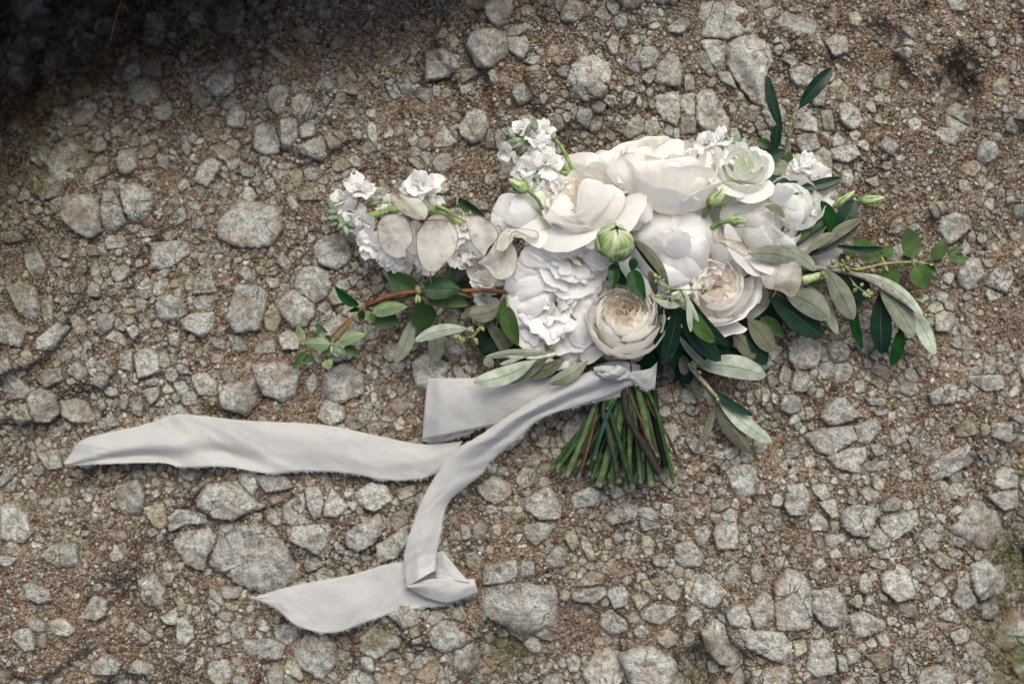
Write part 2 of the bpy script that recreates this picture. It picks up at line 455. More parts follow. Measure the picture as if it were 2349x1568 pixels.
def tint(col, X, Y, moss=1.0):
    """Moss and algae on the rock, then shade painted in as a dark brown tint."""
    col = np.atleast_2d(col)
    m = np.clip(moss_amount(X, Y) * (0.8 + 1.4 * fbm(X / 30, Y / 30, 90, 3)) * moss, 0, 0.8)[:, None]
    col = col * (1 - m) + m * np.array([0.085, 0.075, 0.022])
    e = (painted_shade(X, Y) * np.clip(0.62 + 1.1 * fbm(X / 45, Y / 45, 97, 3), 0.1, 1))[:, None] * 0.7  # shade painted into the colour of the hollow and along the top edge
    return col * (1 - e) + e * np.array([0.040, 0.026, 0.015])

ground = empty('ground'); tag(ground, 'gritty brown rock ground with embedded pale granite stones', kind='structure')
# soil sheet, fine in view, coarse skirt outside
nx, ny = 760, 540
xs = np.linspace(-0.66, 0.66, nx); ys = np.linspace(-0.46, 0.46, ny)
gx, gy = np.meshgrid(xs, ys, indexing='ij')
X, Y = pxof(gx, gy)
gz = ground_z(gx, gy) + 0.0008 + 0.0034 * fbm(gx * 110, gy * 110, 21, 3) + 0.0012 * fbm(gx * 420, gy * 420, 33, 2)
base = np.array([0.125, 0.072, 0.037])
cv = (0.75 + 0.9 * (fbm(gx * 9, gy * 9, 55, 4) + 0.25)).ravel()[:, None]
cc = base * np.clip(cv, 0.45, 1.5)
pale = np.clip(0.5 + 1.3 * fbm(gx * 6, gy * 6, 61, 3), 0, 1).ravel()[:, None]
cc = cc * (1 - 0.45 * pale) + 0.45 * pale * np.array([0.175, 0.118, 0.07])
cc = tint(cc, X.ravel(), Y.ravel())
mesh('soil', np.stack([gx, gy, gz], -1).reshape(-1, 3), grid_faces(nx, ny)[:, ::-1], M_SOIL, ground, col=cc)
# skirt
sx = np.linspace(-3, 3, 301)
ax, ay = np.meshgrid(sx, sx, indexing='ij')
az = ground_z(ax, ay) - 0.004 - 0.012 * ((np.abs(ax) < 0.62) & (np.abs(ay) < 0.42)) + 0.006 * fbm(ax * 30, ay * 30, 3, 3) * (np.abs(ax) > 0.68)
mesh('soil', np.stack([ax, ay, az], -1).reshape(-1, 3), grid_faces(301, 301)[:, ::-1], M_SOIL, ground, col=base)

STONES = {
'L': [[(930,270),(1060,260),(1190,330),(1200,420),(1130,560),(1010,560),(960,430)],[(800,320),(890,320),(960,460),(985,570),(900,640),(820,635),(790,500)],
 [(480,360),(640,350),(780,360),(785,480),(790,640),(690,690),(560,620),(480,520)],[(1510,120),(1620,20),(1700,60),(1670,150),(1590,270),(1490,220)],
 [(1700,560),(1840,380),(1980,400),(2180,450),(2200,600),(2130,740),(1880,760),(1700,690)],[(1140,720),(1400,690),(1530,740),(1420,830),(1300,920),(1150,930)],
 [(175,790),(230,710),(300,790),(380,920),(360,1010),(260,1000),(190,880)],[(90,1080),(180,1030),(300,1080),(330,1200),(345,1380),(240,1350),(150,1220)],
 [(345,1200),(440,1120),(430,1400),(365,1400)],[(30,1290),(100,1260),(170,1340),(240,1400),(190,1540),(30,1500)],[(290,1490),(480,1340),(540,1390),(420,1566),(300,1566)],
 [(530,1290),(590,1270),(680,1400),(640,1500),(570,1440)],[(1850,1050),(2080,1080),(2060,1230),(2020,1400),(1830,1430),(1760,1330),(1800,1220)],
 [(2040,1300),(2120,1200),(2200,1300),(2140,1420),(2060,1410)],[(1410,1330),(1500,1280),(1690,1260),(1680,1380),(1580,1470),(1450,1400)],
 [(1500,1000),(1660,990),(1690,1110),(1510,1130)],[(1500,1210),(1550,1140),(1680,1145),(1650,1240),(1540,1255)],[(2160,1460),(2250,1390),(2349,1450),(2330,1560),(2200,1560)],
 [(2160,880),(2200,790),(2310,920),(2250,960)],[(2230,370),(2280,330),(2340,440),(2270,490)],[(1430,380),(1560,410),(1540,470),(1440,440)],[(520,750),(600,760),(570,860),(460,840)],
 [(280,540),(370,510),(450,590),(360,620)],[(1060,200),(1150,160),(1200,190),(1110,260)],[(650,760),(740,740),(770,820),(690,830)],[(800,660),(980,660),(990,760),(820,780)],
 [(640,200),(720,110),(830,130),(820,190),(720,250),(640,290)],[(0,640),(130,630),(170,700),(60,730),(0,710)],[(210,450),(290,420),(330,480),(250,510)],[(1010,860),(1070,840),(1090,900),(1030,920)],
 [(1640,720),(1700,705),(1710,800),(1610,810)],[(2050,230),(2110,200),(2150,290),(2090,330)],[(1860,960),(1920,900),(2000,1000),(1930,1040)],[(2060,1000),(2170,1000),(2180,1070),(2100,1080)]],
'N': [[(900,90),(1060,40),(1110,110),(1120,230),(1090,300),(970,330),(900,230)],[(1510,210),(1600,80),(1850,50),(1950,150),(2070,250),(1920,310),(1800,360),(1690,350),(1520,270)],
 [(1380,470),(1640,420),(1665,490),(1640,580),(1590,650),(1565,770),(1420,710),(1320,540)],[(1690,400),(2030,400),(2150,440),(2250,600),(2340,840),(2150,910),(2000,940),(1860,890),(1740,800),(1605,740),(1625,640),(1680,560)],
 [(1290,330),(1360,270),(1490,300),(1590,320),(1590,390),(1430,400),(1300,460)],[(1460,120),(1620,20),(1700,10),(1600,70),(1500,170)],[(0,240),(90,220),(220,320),(250,450),(180,530),(0,500)],
 [(220,850),(290,800),(420,880),(440,960),(330,990),(250,940)],[(560,980),(700,930),(830,990),(810,1100),(750,1140),(590,1090)],[(1080,820),(1200,780),(1280,900),(1270,1010),(1190,1080),(1110,1000)],
 [(1240,1120),(1380,1030),(1380,1180),(1290,1170)],[(400,1130),(520,1090),(620,1200),(560,1250),(450,1220)],[(1900,1290),(2100,1290),(2220,1350),(2180,1460),(1900,1450)],
 [(1680,1270),(1790,1220),(1800,1310),(1700,1330)],[(690,1500),(820,1410),(950,1480),(900,1566),(690,1566)],[(960,1510),(1050,1460),(1180,1500),(1190,1566),(950,1566)],
 [(1180,30),(1240,20),(1240,90),(1180,100)],[(1170,130),(1230,110),(1250,160),(1200,190)],[(1270,200),(1340,190),(1380,240),(1300,250)],[(1130,440),(1200,410),(1230,460),(1160,500)],[(180,900),(220,880),(240,960),(190,950)]],
'P': [[(200,390),(335,360),(335,490),(290,500),(215,450)],[(350,330),(515,240),(535,400),(590,470),(410,500),(350,470)],[(525,200),(640,190),(680,300),(650,430),(595,440),(540,330)],
 [(690,310),(735,190),(870,340),(780,430),(670,410)],[(215,270),(340,250),(350,300),(260,335)],[(390,510),(650,475),(790,520),(700,650),(620,720),(500,660),(400,600)],
 [(900,250),(1050,150),(1160,180),(1210,290),(1080,380),(950,320)],[(1220,210),(1380,170),(1400,250),(1260,310)],[(850,540),(1100,400),(1160,500),(1060,640),(940,700),(860,650)],
 [(1080,650),(1330,480),(1350,600),(1250,740),(1100,790)],[(1880,190),(2010,100),(2150,180),(2120,300),(2010,330),(1890,240)],[(1840,490),(1900,450),(1960,500),(1930,600),(1850,600)],
 [(1740,480),(1825,500),(1830,600),(1760,610)],[(1780,720),(1850,700),(1910,760),(1890,890),(1790,820)],[(960,1380),(1060,1280),(1270,1390),(1270,1430),(1080,1540),(960,1480)],
 [(740,1410),(830,1370),(890,1430),(860,1500),(780,1480)],[(1340,1280),(1420,1250),(1430,1340),(1360,1370)],[(1100,1500),(1200,1470),(1280,1540),(1110,1566)],[(120,100),(350,60),(430,200),(230,230)],[(0,40),(150,50),(160,190),(120,270),(0,140)]],
'Q': [[(230,830),(420,780),(620,790),(830,800),(860,930),(830,1130),(720,1170),(570,1260),(440,1160),(240,1020)],[(220,60),(330,0),(480,20),(450,110),(290,140)],
 [(560,130),(780,10),(870,180),(860,270),(700,280),(570,190)],[(560,330),(700,300),(830,330),(760,420),(670,490),(600,430)],
 [(260,640),(530,590),(535,720),(450,770),(260,790)],[(550,600),(660,610),(665,740),(550,735)],[(740,600),(830,490),(920,510),(900,650),(790,660)],[(910,370),(980,370),(1020,480),(960,540),(900,440)],
 [(1210,270),(1350,150),(1480,180),(1450,290),(1270,330)],[(950,80),(1100,20),(1190,70),(1170,170),(960,200)],[(950,880),(1040,830),(1220,820),(1230,890),(1130,950),(970,930)],
 [(960,820),(1100,690),(1210,710),(1210,790),(1090,810)],[(1640,250),(1660,160),(1750,150),(1755,240),(1680,290)],[(1780,110),(1880,120),(1880,180),(1790,205)],[(1910,380),(2000,330),(2060,380),(2010,490),(1940,490)],
 [(1760,480),(1890,450),(1990,560),(1970,640),(1840,660),(1760,600)],[(1570,580),(1680,540),(1730,590),(1700,660),(1600,640)],[(1500,780),(1560,760),(1640,870),(1600,900),(1510,830)],
 [(1660,830),(1770,780),(1820,870),(1790,930),(1690,890)],[(1430,900),(1500,840),(1570,920),(1480,1010)],[(1500,1010),(1600,950),(1770,960),(1770,1030),(1640,1110),(1510,1070)],
 [(1820,1030),(1920,930),(1980,1000),(1870,1110)],[(1190,1060),(1270,1010),(1390,1100),(1400,1180),(1280,1250),(1180,1150)],[(1390,1060),(1440,1010),(1500,1070),(1470,1110),(1400,1100)],
 [(1610,1170),(1690,1120),(1790,1200),(1770,1260),(1700,1300),(1620,1240)],[(1320,1370),(1470,1280),(1620,1290),(1760,1390),(1790,1480),(1700,1600),(1420,1600),(1380,1480)],
 [(910,1410),(980,1370),(1040,1420),(1010,1510),(940,1520)],[(1040,1000),(1080,970),(1140,1040),(1070,1070)],[(570,1290),(650,1230),(720,1250),(720,1370),(640,1380)],[(260,1230),(310,1170),(360,1260),(300,1310)],
 [(1960,1160),(2050,1050),(2200,1080),(2290,1250),(2280,1390),(2100,1400),(2000,1280)],[(1270,420),(1330,390),(1370,440),(1310,500)],[(2200,180),(2230,110),(2270,130),(2260,210)],[(1090,310),(1160,300),(1195,360),(1130,390)],
 [(1020,400),(1090,420),(1150,600),(1090,620),(1030,500)],[(1210,440),(1270,440),(1290,520),(1220,530)],[(1440,1150),(1510,1110),(1570,1170),(1500,1230),(1440,1190)],[(30,1310),(180,1250),(240,1380),(160,1510),(20,1480)],[(2010,500),(2080,480),(2100,560),(2030,560)],[(1340,760),(1400,730),(1440,770),(1370,810)]],
'S': [[(470,180),(500,10),(630,0),(690,120),(640,250),(520,240)],[(690,20),(800,0),(840,110),(780,140),(700,70)],[(740,150),(880,120),(895,260),(840,270)],[(670,290),(730,210),(820,300),(810,370),(690,380)],
 [(905,220),(1000,160),(1150,170),(1180,240),(1110,400),(990,390),(910,320)],[(830,300),(895,290),(920,370),(840,370)],[(775,400),(940,380),(950,440),(800,510)],[(710,430),(760,410),(790,520),(720,520)],
 [(1050,60),(1120,20),(1210,70),(1190,150),(1110,140)],[(1210,150),(1320,90),(1390,130),(1340,210),(1240,220)],[(1200,260),(1400,210),(1520,190),(1520,300),(1380,390),(1290,440),(1210,350)],
 [(1860,220),(1960,130),(2050,150),(2070,200),(2180,230),(2230,370),(2130,480),(2040,520),(1850,420),(1730,350),(1830,300)],[(1950,630),(2050,590),(2130,660),(2210,650),(2240,800),(2200,860),(2020,920),(1950,830),(1930,720)],
 [(1200,690),(1310,590),(1400,620),(1440,750),(1420,850),(1300,880),(1200,800)],[(1450,610),(1520,620),(1620,700),(1550,770),(1455,720)],[(1600,820),(1700,760),(1750,830),(1720,890),(1640,870)],
 [(1590,560),(1690,520),(1780,590),(1780,680),(1690,660)],[(1780,900),(1830,730),(1900,790),(1990,930),(1860,1000)],[(1270,910),(1430,900),(1480,980),(1470,1030),(1330,1010)],[(1660,1040),(1760,960),(1810,1010),(1780,1080)],
 [(1760,1170),(1920,1110),(1970,1170),(1920,1230),(1800,1250)],[(375,780),(480,660),(640,670),(650,870),(640,1090),(385,1110),(365,950)],[(150,940),(290,800),(352,880),(360,1110),(220,1110)],
 [(660,810),(820,780),(890,870),(940,1040),(850,1100),(730,1060),(655,960)],[(945,1010),(1050,970),(1220,1040),(1210,1110),(990,1190)],[(90,1095),(420,1125),(480,1200),(500,1340),(440,1370),(290,1310),(150,1240)],
 [(600,1390),(640,1190),(770,1180),(830,1330),(820,1430),(680,1460)],[(1050,1290),(1235,1255),(1240,1310),(1240,1400),(1150,1400)],[(1255,1240),(1330,1230),(1350,1330),(1300,1400),(1255,1380)],[(1060,1200),(1130,1170),(1165,1235),(1090,1240)],
 [(1140,1150),(1240,1130),(1245,1225),(1180,1230)],[(890,830),(1040,840),(1055,910),(1030,960),(930,900)],[(1100,620),(1140,560),(1240,590),(1230,660)],[(1170,510),(1250,480),(1280,570),(1190,560)],
 [(2060,950),(2180,900),(2220,1050),(2180,1110),(2060,1080)],[(1880,1290),(1990,1250),(2110,1340),(2040,1440),(1960,1380)],[(0,1150),(90,1240),(140,1350),(60,1470),(0,1450)],[(1010,1470),(1160,1450),(1170,1600),(1050,1600)],
 [(870,1500),(970,1470),(990,1600),(880,1600)],[(500,1190),(600,1180),(610,1270),(520,1320)],[(1600,1320),(1760,1290),(1760,1370),(1640,1390)],[(950,480),(1010,470),(1015,580),(950,570)],[(540,490),(600,460),(630,510),(570,550)],[(120,400),(190,370),(180,480),(120,480)],[(730,560),(770,600),(760,680),(660,620)],[(840,1300),(900,1300),(930,1420),(860,1440)],[(1160,820),(1240,850),(1240,900),(1180,880)]],
'V': [[(750,330),(830,180),(950,180),(1070,320),(960,370),(840,410)],[(630,470),(760,420),(1010,400),(1040,500),(880,600),(860,640),(740,610)],[(1020,400),(1190,340),(1240,420),(1130,540),(1050,540)],
 [(800,650),(980,570),(1130,560),(1120,660),(1060,700),(1050,770),(880,730)],[(1140,560),(1220,530),(1280,600),(1190,650)],[(1080,700),(1200,680),(1340,650),(1300,740),(1100,760)],
 [(1520,860),(1600,700),(1850,560),(1960,530),(1970,690),(1760,800),(1560,870)],[(2080,370),(2250,380),(2260,540),(2080,480)],[(2120,860),(2200,720),(2344,760),(2344,900),(2230,910)],[(2230,920),(2344,910),(2344,1050),(2230,1080),(2090,960)],
 [(640,140),(700,50),(730,100),(680,170)],[(1020,50),(1100,40),(1110,140),(1020,140)],[(1150,60),(1230,20),(1300,60),(1240,120)],[(1600,150),(1720,60),(1830,90),(1800,220),(1640,240)],[(1850,20),(1990,0),(2220,0),(2200,110),(2060,130)],
 [(540,560),(600,530),(600,640),(440,670)],[(640,250),(690,230),(720,320),(650,360)],[(390,300),(450,300),(460,350),(400,350)],[(1100,180),(1280,180),(1290,240),(1150,240)],[(1170,290),(1300,260),(1290,310),(1200,320)],[(1290,440),(1420,400),(1430,520),(1310,570)]],
'T': [[(650,0),(1180,0),(1210,200),(1200,250),(1000,300),(870,280),(780,290),(740,250)],[(1010,310),(1210,260),(1330,330),(1360,460),(1300,600),(1290,840),(1200,760),(1050,580),(1010,500)],[(790,310),(870,290),(990,310),(990,510),(930,530),(870,480)],[(430,500),(480,430),(600,430),(640,530),(630,680),(430,660)],
 [(660,580),(740,560),(750,700),(670,710)],[(920,560),(1020,540),(1090,690),(960,640)],[(730,390),(840,380),(905,560),(870,600),(780,500)],[(430,740),(620,700),(620,920),(600,980),(500,940),(430,840)],[(630,730),(745,720),(755,890),(630,900)],[(630,910),(752,900),(755,1040),(630,1050)],
 [(765,690),(880,680),(960,790),(1030,960),(1020,1030),(870,1055),(780,1010),(760,860)],[(1020,800),(1090,780),(1080,890),(1030,870)],[(1100,790),(1170,780),(1170,890),(1100,920)],[(610,1090),(770,1070),(790,1130),(700,1220),(620,1200)],
 [(1530,1060),(1680,1050),(1720,1160),(1590,1220),(1540,1150)],[(1500,900),(1620,870),(1720,930),(1700,1040),(1510,1010)],[(1740,850),(1830,850),(1850,1020),(1760,1020)],[(1800,1150),(1990,1140),(2030,1220),(1930,1280),(1820,1240)],[(2170,600),(2250,510),(2320,590),(2280,690),(2170,660)],
 [(1960,80),(2050,60),(2080,130),(2040,200),(1980,170)],[(1270,60),(1400,20),(1440,80),(1340,150),(1270,140)]],
'U': [[(270,210),(390,150),(500,230),(490,290),(400,310),(320,260)],[(600,340),(660,220),(750,280),(700,340),(620,370)],[(70,310),(140,310),(240,400),(310,470),(300,510),(200,450)],[(310,500),(390,500),(370,570)],
 [(1370,400),(1500,380),(1590,430),(1650,530),(1560,590),(1370,630)],[(1020,420),(1070,400),(1130,430),(1250,420),(1160,480),(1090,510)],[(1440,320),(1490,240),(1550,240),(1540,300)],[(1950,280),(2050,240),(2230,170),(2240,220),(2100,310),(1990,310)],
 [(2060,680),(2190,660),(2220,780),(2110,840),(2050,760)],[(690,690),(770,630),(860,680),(830,740),(720,720)],[(900,560),(960,550),(1020,640),(990,680),(920,630)],[(1410,1090),(1520,980),(1620,1110),(1540,1150),(1420,1140)],[(640,1030),(700,1000),(760,1090),(720,1120)],
 [(620,1280),(700,1200),(790,1290),(700,1340),(630,1340)],[(840,1160),(920,1080),(990,1170),(900,1210)],[(0,960),(200,890),(220,1000),(200,1170),(100,1200),(0,1150)],[(230,930),(350,920),(360,1060),(280,1160),(225,1150)],[(370,980),(490,900),(490,1050),(380,1070)],
 [(340,1140),(550,1050),(620,1170),(540,1250),(400,1200)],[(180,1260),(300,1260),(290,1310),(200,1310)],[(80,1410),(150,1390),(200,1480),(130,1520)],[(390,1430),(540,1520),(560,1566),(380,1566)],[(600,1420),(710,1420),(740,1480),(620,1490)],[(840,1370),(960,1370),(930,1450),(850,1450)],
 [(1830,1360),(1940,1360),(1920,1430),(1840,1440)],[(1130,1050),(1160,960),(1200,1010),(1170,1060)],[(1860,590),(1910,560),(1950,650),(1900,680)],[(900,860),(980,840),(980,920),(910,910)],[(1640,680),(1750,640),(1770,690),(1660,740)],[(1430,650),(1480,640),(1490,750),(1430,740)]],
'M': [[(420,800),(560,770),(650,810),(740,960),(560,980),(440,910)],[(1030,420),(1120,370),(1230,430),(1230,570),(1060,620)],[(880,430),(1010,380),(1010,560),(900,540)],[(510,560),(600,460),(690,570),(620,640)],[(270,620),(340,550),(470,530),(490,620),(350,690)],
 [(1970,510),(2200,480),(2349,560),(2300,760),(2200,800),(2050,740)],[(1330,650),(1420,630),(1470,700),(1400,770)],[(1490,590),(1590,560),(1700,640),(1690,760),(1540,740)],[(90,560),(150,530),(200,570),(140,610)],[(1110,630),(1220,610),(1220,670),(1110,670)],[(1060,700),(1230,680),(1220,770),(1160,830)],
 [(1770,280),(1850,270),(1920,400),(1820,430)],[(1970,360),(2120,300),(2140,410),(1980,430)],[(130,1000),(170,980),(220,1080),(200,1120)],[(750,960),(850,890),(920,980),(800,1030)],[(490,1050),(530,1030),(560,1090),(520,1100)],[(220,1200),(400,1180),(440,1330),(330,1340)],[(1710,560),(1800,560),(1840,640),(1740,660)],[(1310,260),(1400,250),(1390,380),(1320,350)]],
}
polys = []
for r, lst in STONES.items():
    for p in lst: polys.append(np.array([D(r, *q) for q in p]))

# occupancy raster, one cell per 1.25 picture units
CELL = 1.25; OX, OY = -240.0, -200.0
GW, GH = int((2349 + 480) / CELL), int((1568 + 400) / CELL)
occ = np.zeros((GH, GW), bool)

def poly_mask(p, grow=0.0):
    """cells inside the polygon p (convex or nearly so), grown by GROW"""
    c = p.mean(0)
    x0, y0 = p.min(0) - grow - 2; x1, y1 = p.max(0) + grow + 2
    i0, j0 = int((x0 - OX) / CELL), int((y0 - OY) / CELL); i1, j1 = int((x1 - OX) / CELL) + 1, int((y1 - OY) / CELL) + 1
    i0, j0 = max(i0, 0), max(j0, 0); i1, j1 = min(i1, GW), min(j1, GH)
    if i1 <= i0 or j1 <= j0: return None
    xx = OX + (np.arange(i0, i1) + 0.5) * CELL; yy = OY + (np.arange(j0, j1) + 0.5) * CELL
    gx_, gy_ = np.meshgrid(xx, yy)
    q = c + (p - c) * (1 + grow / (np.linalg.norm(p - c, axis=1).mean() + 1e-6))
    ins = np.zeros(gx_.shape, bool); n_ = len(q); j = n_ - 1
    for i in range(n_):
        xi, yi = q[i]; xj, yj = q[j]
        cond = ((yi > gy_) != (yj > gy_))
        xint = (xj - xi) * (gy_ - yi) / (yj - yi + 1e-9) + xi
        ins ^= cond & (gx_ < xint); j = i
    return (slice(j0, j1), slice(i0, i1)), ins

def rand_poly(cx, cy, r, rs, n=None):
    n = n or rs.integers(4, 8)
    a = np.sort((np.arange(n) + rs.uniform(-0.38, 0.38, n)) * 2 * np.pi / n)
    rr = r * rs.uniform(0.72, 1.12, n)
    p = np.stack([np.cos(a) * rr, np.sin(a) * rr * rs.uniform(0.55, 1.0)], 1)
    t = rs.uniform(0, 2 * np.pi); ct, st = math.cos(t), math.sin(t)
    return p @ np.array([[ct, -st], [st, ct]]) + (cx, cy)

def area(p):
    return abs(np.sum(p[:, 0] * np.roll(p[:, 1], -1) - np.roll(p[:, 0], -1) * p[:, 1])) / 2

def clip(p, o, nrm):
    out = []
    dd = (p - o) @ nrm
    for i in range(len(p)):
        j = (i + 1) % len(p)
        if dd[i] >= 0: out.append(p[i])
        if dd[i] * dd[j] < 0: out.append(p[i] + (p[j] - p[i]) * dd[i] / (dd[i] - dd[j]))
    return np.array(out)

def split(p, r, rs):
    parts = [p]
    for _ in range(rs.integers(1, 3 if r < 22 else 4)):
        parts.sort(key=area); q = parts.pop()
        a = rs.uniform(0, 2 * np.pi); nrm = np.array([math.cos(a), math.sin(a)])
        o = q.mean(0) + rs.normal(0, 0.12 * r, 2); g = rs.uniform(0.5, 1.6)
        for sg in (1, -1):
            k = clip(q, o + nrm * sg * g, nrm * sg)
            if len(k) >= 3 and area(k) > 20: parts.append(k)
    return parts

big = []
for p in polys:
    q = poly_mask(p, 1.0)
    if q is None: continue
    occ[q[0]] |= q[1]; big.append(p)

# density: fewer stones in the sandy parts
def sandy(x, y):
    s = np.exp(-(((x - 150) / 330) ** 2 + ((y - 1380) / 170) ** 2)) * 0.85
    s = max(s, 0.75 * sstep(1750, 1950, x) * sstep(330, 120, y))
    s = max(s, 0.6 * sstep(1900, 2050, x) * sstep(750, 500, y))
    s = max(s, 0.5 * math.exp(-(((x - 1250) / 300) ** 2 + ((y - 60) / 120) ** 2)))
    k = float(fbm(x / 120.0, y / 120.0, 140, 3))
    return max(s, 0.95 * float(sstep(0.12, 0.32, k)))

rs = np.random.default_rng(5)
small = []
def pack(r0, r1, tries, grow, power=1.5, sand=True):
    rad = np.sort((r0 ** -power + rs.random(tries) * (r1 ** -power - r0 ** -power)) ** (-1 / power))[::-1]
    for r in rad:
        cx = rs.uniform(OX + 60, OX + GW * CELL - 60); cy = rs.uniform(OY + 60, OY + GH * CELL - 60)
        ci, cj = int((cx - OX) / CELL), int((cy - OY) / CELL)
        if occ[cj, ci]: continue
        if sand and rs.random() < 0.8 * sandy(cx, cy): continue
        k = max(1, int(r * 0.45 / CELL))
        if occ[cj - k, ci] or occ[cj + k, ci] or occ[cj, ci - k] or occ[cj, ci + k]: continue
        p = rand_poly(cx, cy, r, rs)
        q = poly_mask(p, grow)
        if q is None or (occ[q[0]] & q[1]).sum() > 0.04 * q[1].sum(): continue
        occ[q[0]] |= q[1]
        if r > 12 and rs.random() < 0.5:
            for piece in split(p, r, rs): small.append((math.sqrt(max(area(piece), 1) / math.pi) / 0.85, piece))
        else: small.append((r, p))
pack(52, 26, 900, 1.0)
pack(26, 14, 2300, 0.8)
pack(14, 6, 15000, 0.5)
nmed = len(small)
pack(8, 3.2, 46000, 0.3)
tiny = small[nmed:]; small = small[:nmed]

def grow(lst, traced):
    cen = np.array([p.mean(0) for _, p in lst]); rad = np.array([r for r, _ in lst])
    tc = [(p, p.mean(0), np.linalg.norm(p - p.mean(0), axis=1).max()) for p in traced]
    tcc = np.array([c for _, c, _ in tc]); tcr = np.array([r for _, _, r in tc])
    cellsz = 60.0; buck = {}
    for i, c in enumerate(cen): buck.setdefault((int(c[0] // cellsz), int(c[1] // cellsz)), []).append(i)
    out = []
    for i, (r, p) in enumerate(lst):
        c = cen[i]; g = 1.75 - 0.75 * min(1.0, sandy(c[0], c[1]) * 1.3) if rs.random() < 0.80 else 1.0
        q = c + (p - c) * g
        bx, by = int(c[0] // cellsz), int(c[1] // cellsz); nb = []
        for ix in range(bx - 2, bx + 3):
            for iy in range(by - 2, by + 3): nb += buck.get((ix, iy), [])
        nb = np.array([k for k in nb if k != i])
        if len(nb):
            dd = np.linalg.norm(cen[nb] - c, axis=1); nb = nb[dd < r * 2 + rad[nb] * 2]
            for k in nb:
                v = cen[k] - c; L = np.linalg.norm(v); v = v / (L + 1e-9)
                s_ = (L * L + rad[i] ** 2 - rad[k] ** 2) / (2 * L + 1e-9) - 0.55
                if s_ < 0.25 * r: s_ = 0.25 * r
                q = clip(q, c + v * s_, -v)
                if len(q) < 3: break
        if len(q) < 3: continue
        for k in np.nonzero(np.linalg.norm(tcc - c, axis=1) < tcr + 2.2 * r)[0]:
            tp = tc[k][0]; e = np.roll(tp, -1, 0) - tp; nn = np.stack([e[:, 1], -e[:, 0]], 1); nn /= np.linalg.norm(nn, axis=1)[:, None] + 1e-9
            if np.sum((tp.mean(0) - tp) * nn) > 0: nn = -nn
            sd = np.sum((c - tp) * nn, 1); j = np.argmax(sd)
            if sd[j] > 0: q = clip(q, tp[j] + nn[j] * 0.8, nn[j])
            if len(q) < 3: break
        if len(q) >= 3 and area(q) > 12: out.append((math.sqrt(area(q) / math.pi) / 0.85, q))
    return out
small = grow(small, big)

def stone_geo(p, rs, ring, nseg, lift, rough):
    """Faceted stone whose outline is the polygon P (picture units)."""
    c = p.mean(0)
    # dense outline with chipped edges
    q = []
    n_ = len(p); seg = np.linalg.norm(np.roll(p, -1, 0) - p, axis=1); per = seg.sum()
    for i in range(n_):
        k = max(1, int(round(nseg * seg[i] / per)))
        for t in np.arange(k) / k: q.append(p[i] * (1 - t) + p[(i + 1) % n_] * t)
    q = np.array(q); m = len(q)
    rad = math.sqrt(abs(np.sum(p[:, 0] * np.roll(p[:, 1], -1) - np.roll(p[:, 0], -1) * p[:, 1])) / 2 / math.pi)
    q = 0.80 * q + 0.10 * (np.roll(q, 1, 0) + np.roll(q, -1, 0)); q = c + (q - c) * 1.03
    q = q + rs.normal(0, 0.025 * rad, q.shape)
    tilt = rs.normal(0, 0.13 if rad < 40 else 0.07, 2)
    planes = [(rs.uniform(0.5, 0.95), rs.uniform(0, 2 * np.pi), rs.uniform(0.25, 0.75)) for _ in range(3)]
    H = max(lift * rad, min(0.5 * rad, 9.0))
    V = []; edge = []
    rings = ring
    for f in rings:
        pts = c + (q - c) * f
        dx = (pts - c) / rad
        prof = (1 - max(f - 0.80, 0) ** 2 / 0.04 * 0.5) if f <= 1.0 else None
        if prof is None:
            z = np.full(m, -(0.55 if f > 1.0 else 0.2) * H - 0.10 * rad)
        else:
            z = H * prof + rad * (dx @ tilt)
            for (o, a, s) in planes:
                dd = dx @ np.array([math.cos(a), math.sin(a)]) - o
                z = z - np.maximum(dd, 0) * s * rad
            z = z + rough * rad * fbm(pts[:, 0] / (0.42 * rad) + c[0], pts[:, 1] / (0.42 * rad), 3, 3) * (0.6 if f < 0.1 else 1)
        V.append(np.column_stack([pts, z])); edge.append(np.full(m, f))
    V = np.vstack(V); E = np.concatenate(edge)
    F = []
    nr = len(rings)
    for a in range(nr - 1):
        for b in range(m):
            b2 = (b + 1) % m
            F.append((a * m + b, a * m + b2, (a + 1) * m + b2, (a + 1) * m + b))
    ci = len(V)
    V = np.vstack([V, [[c[0], c[1], V[:m, 2].mean()]]]); E = np.append(E, 0)
    for b in range(m): F.append((ci, (b + 1) % m, b))
    x = (V[:, 0] - 1174.5) * PX; y = (784 - V[:, 1]) * PX
    gc = float(ground_z((c[0] - 1174.5) * PX, (784 - c[1]) * PX))
    gl = ground_z(x, y)
    z = 0.45 * gl + 0.55 * gc + V[:, 2] * PX + rs.uniform(-0.02, 0.16) * min(rad, 30) * PX + (0.0036 if rad > 34 else 0.0018 if rad > 24 else 0.0)
    col = np.tile(stone_colour(rs) if rad < 26 else np.array([0.375, 0.376, 0.332]) * rs.uniform(0.84, 1.12), (len(V), 1))
    dirt = np.clip((E - 0.80) / 0.2, 0, 1) * rs.uniform(0.05, 0.6)
    blot = np.clip(fbm(V[:, 0] / 22, V[:, 1] / 22, 71, 3) * 1.6 - 0.35, 0, 0.55)
    dm = np.maximum(dirt, blot)[:, None]
    col = col * (1 - dm) + dm * np.array([0.15, 0.092, 0.05])
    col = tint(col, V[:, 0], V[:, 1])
    return np.column_stack([x, y, z]), [f[::-1] for f in F], col

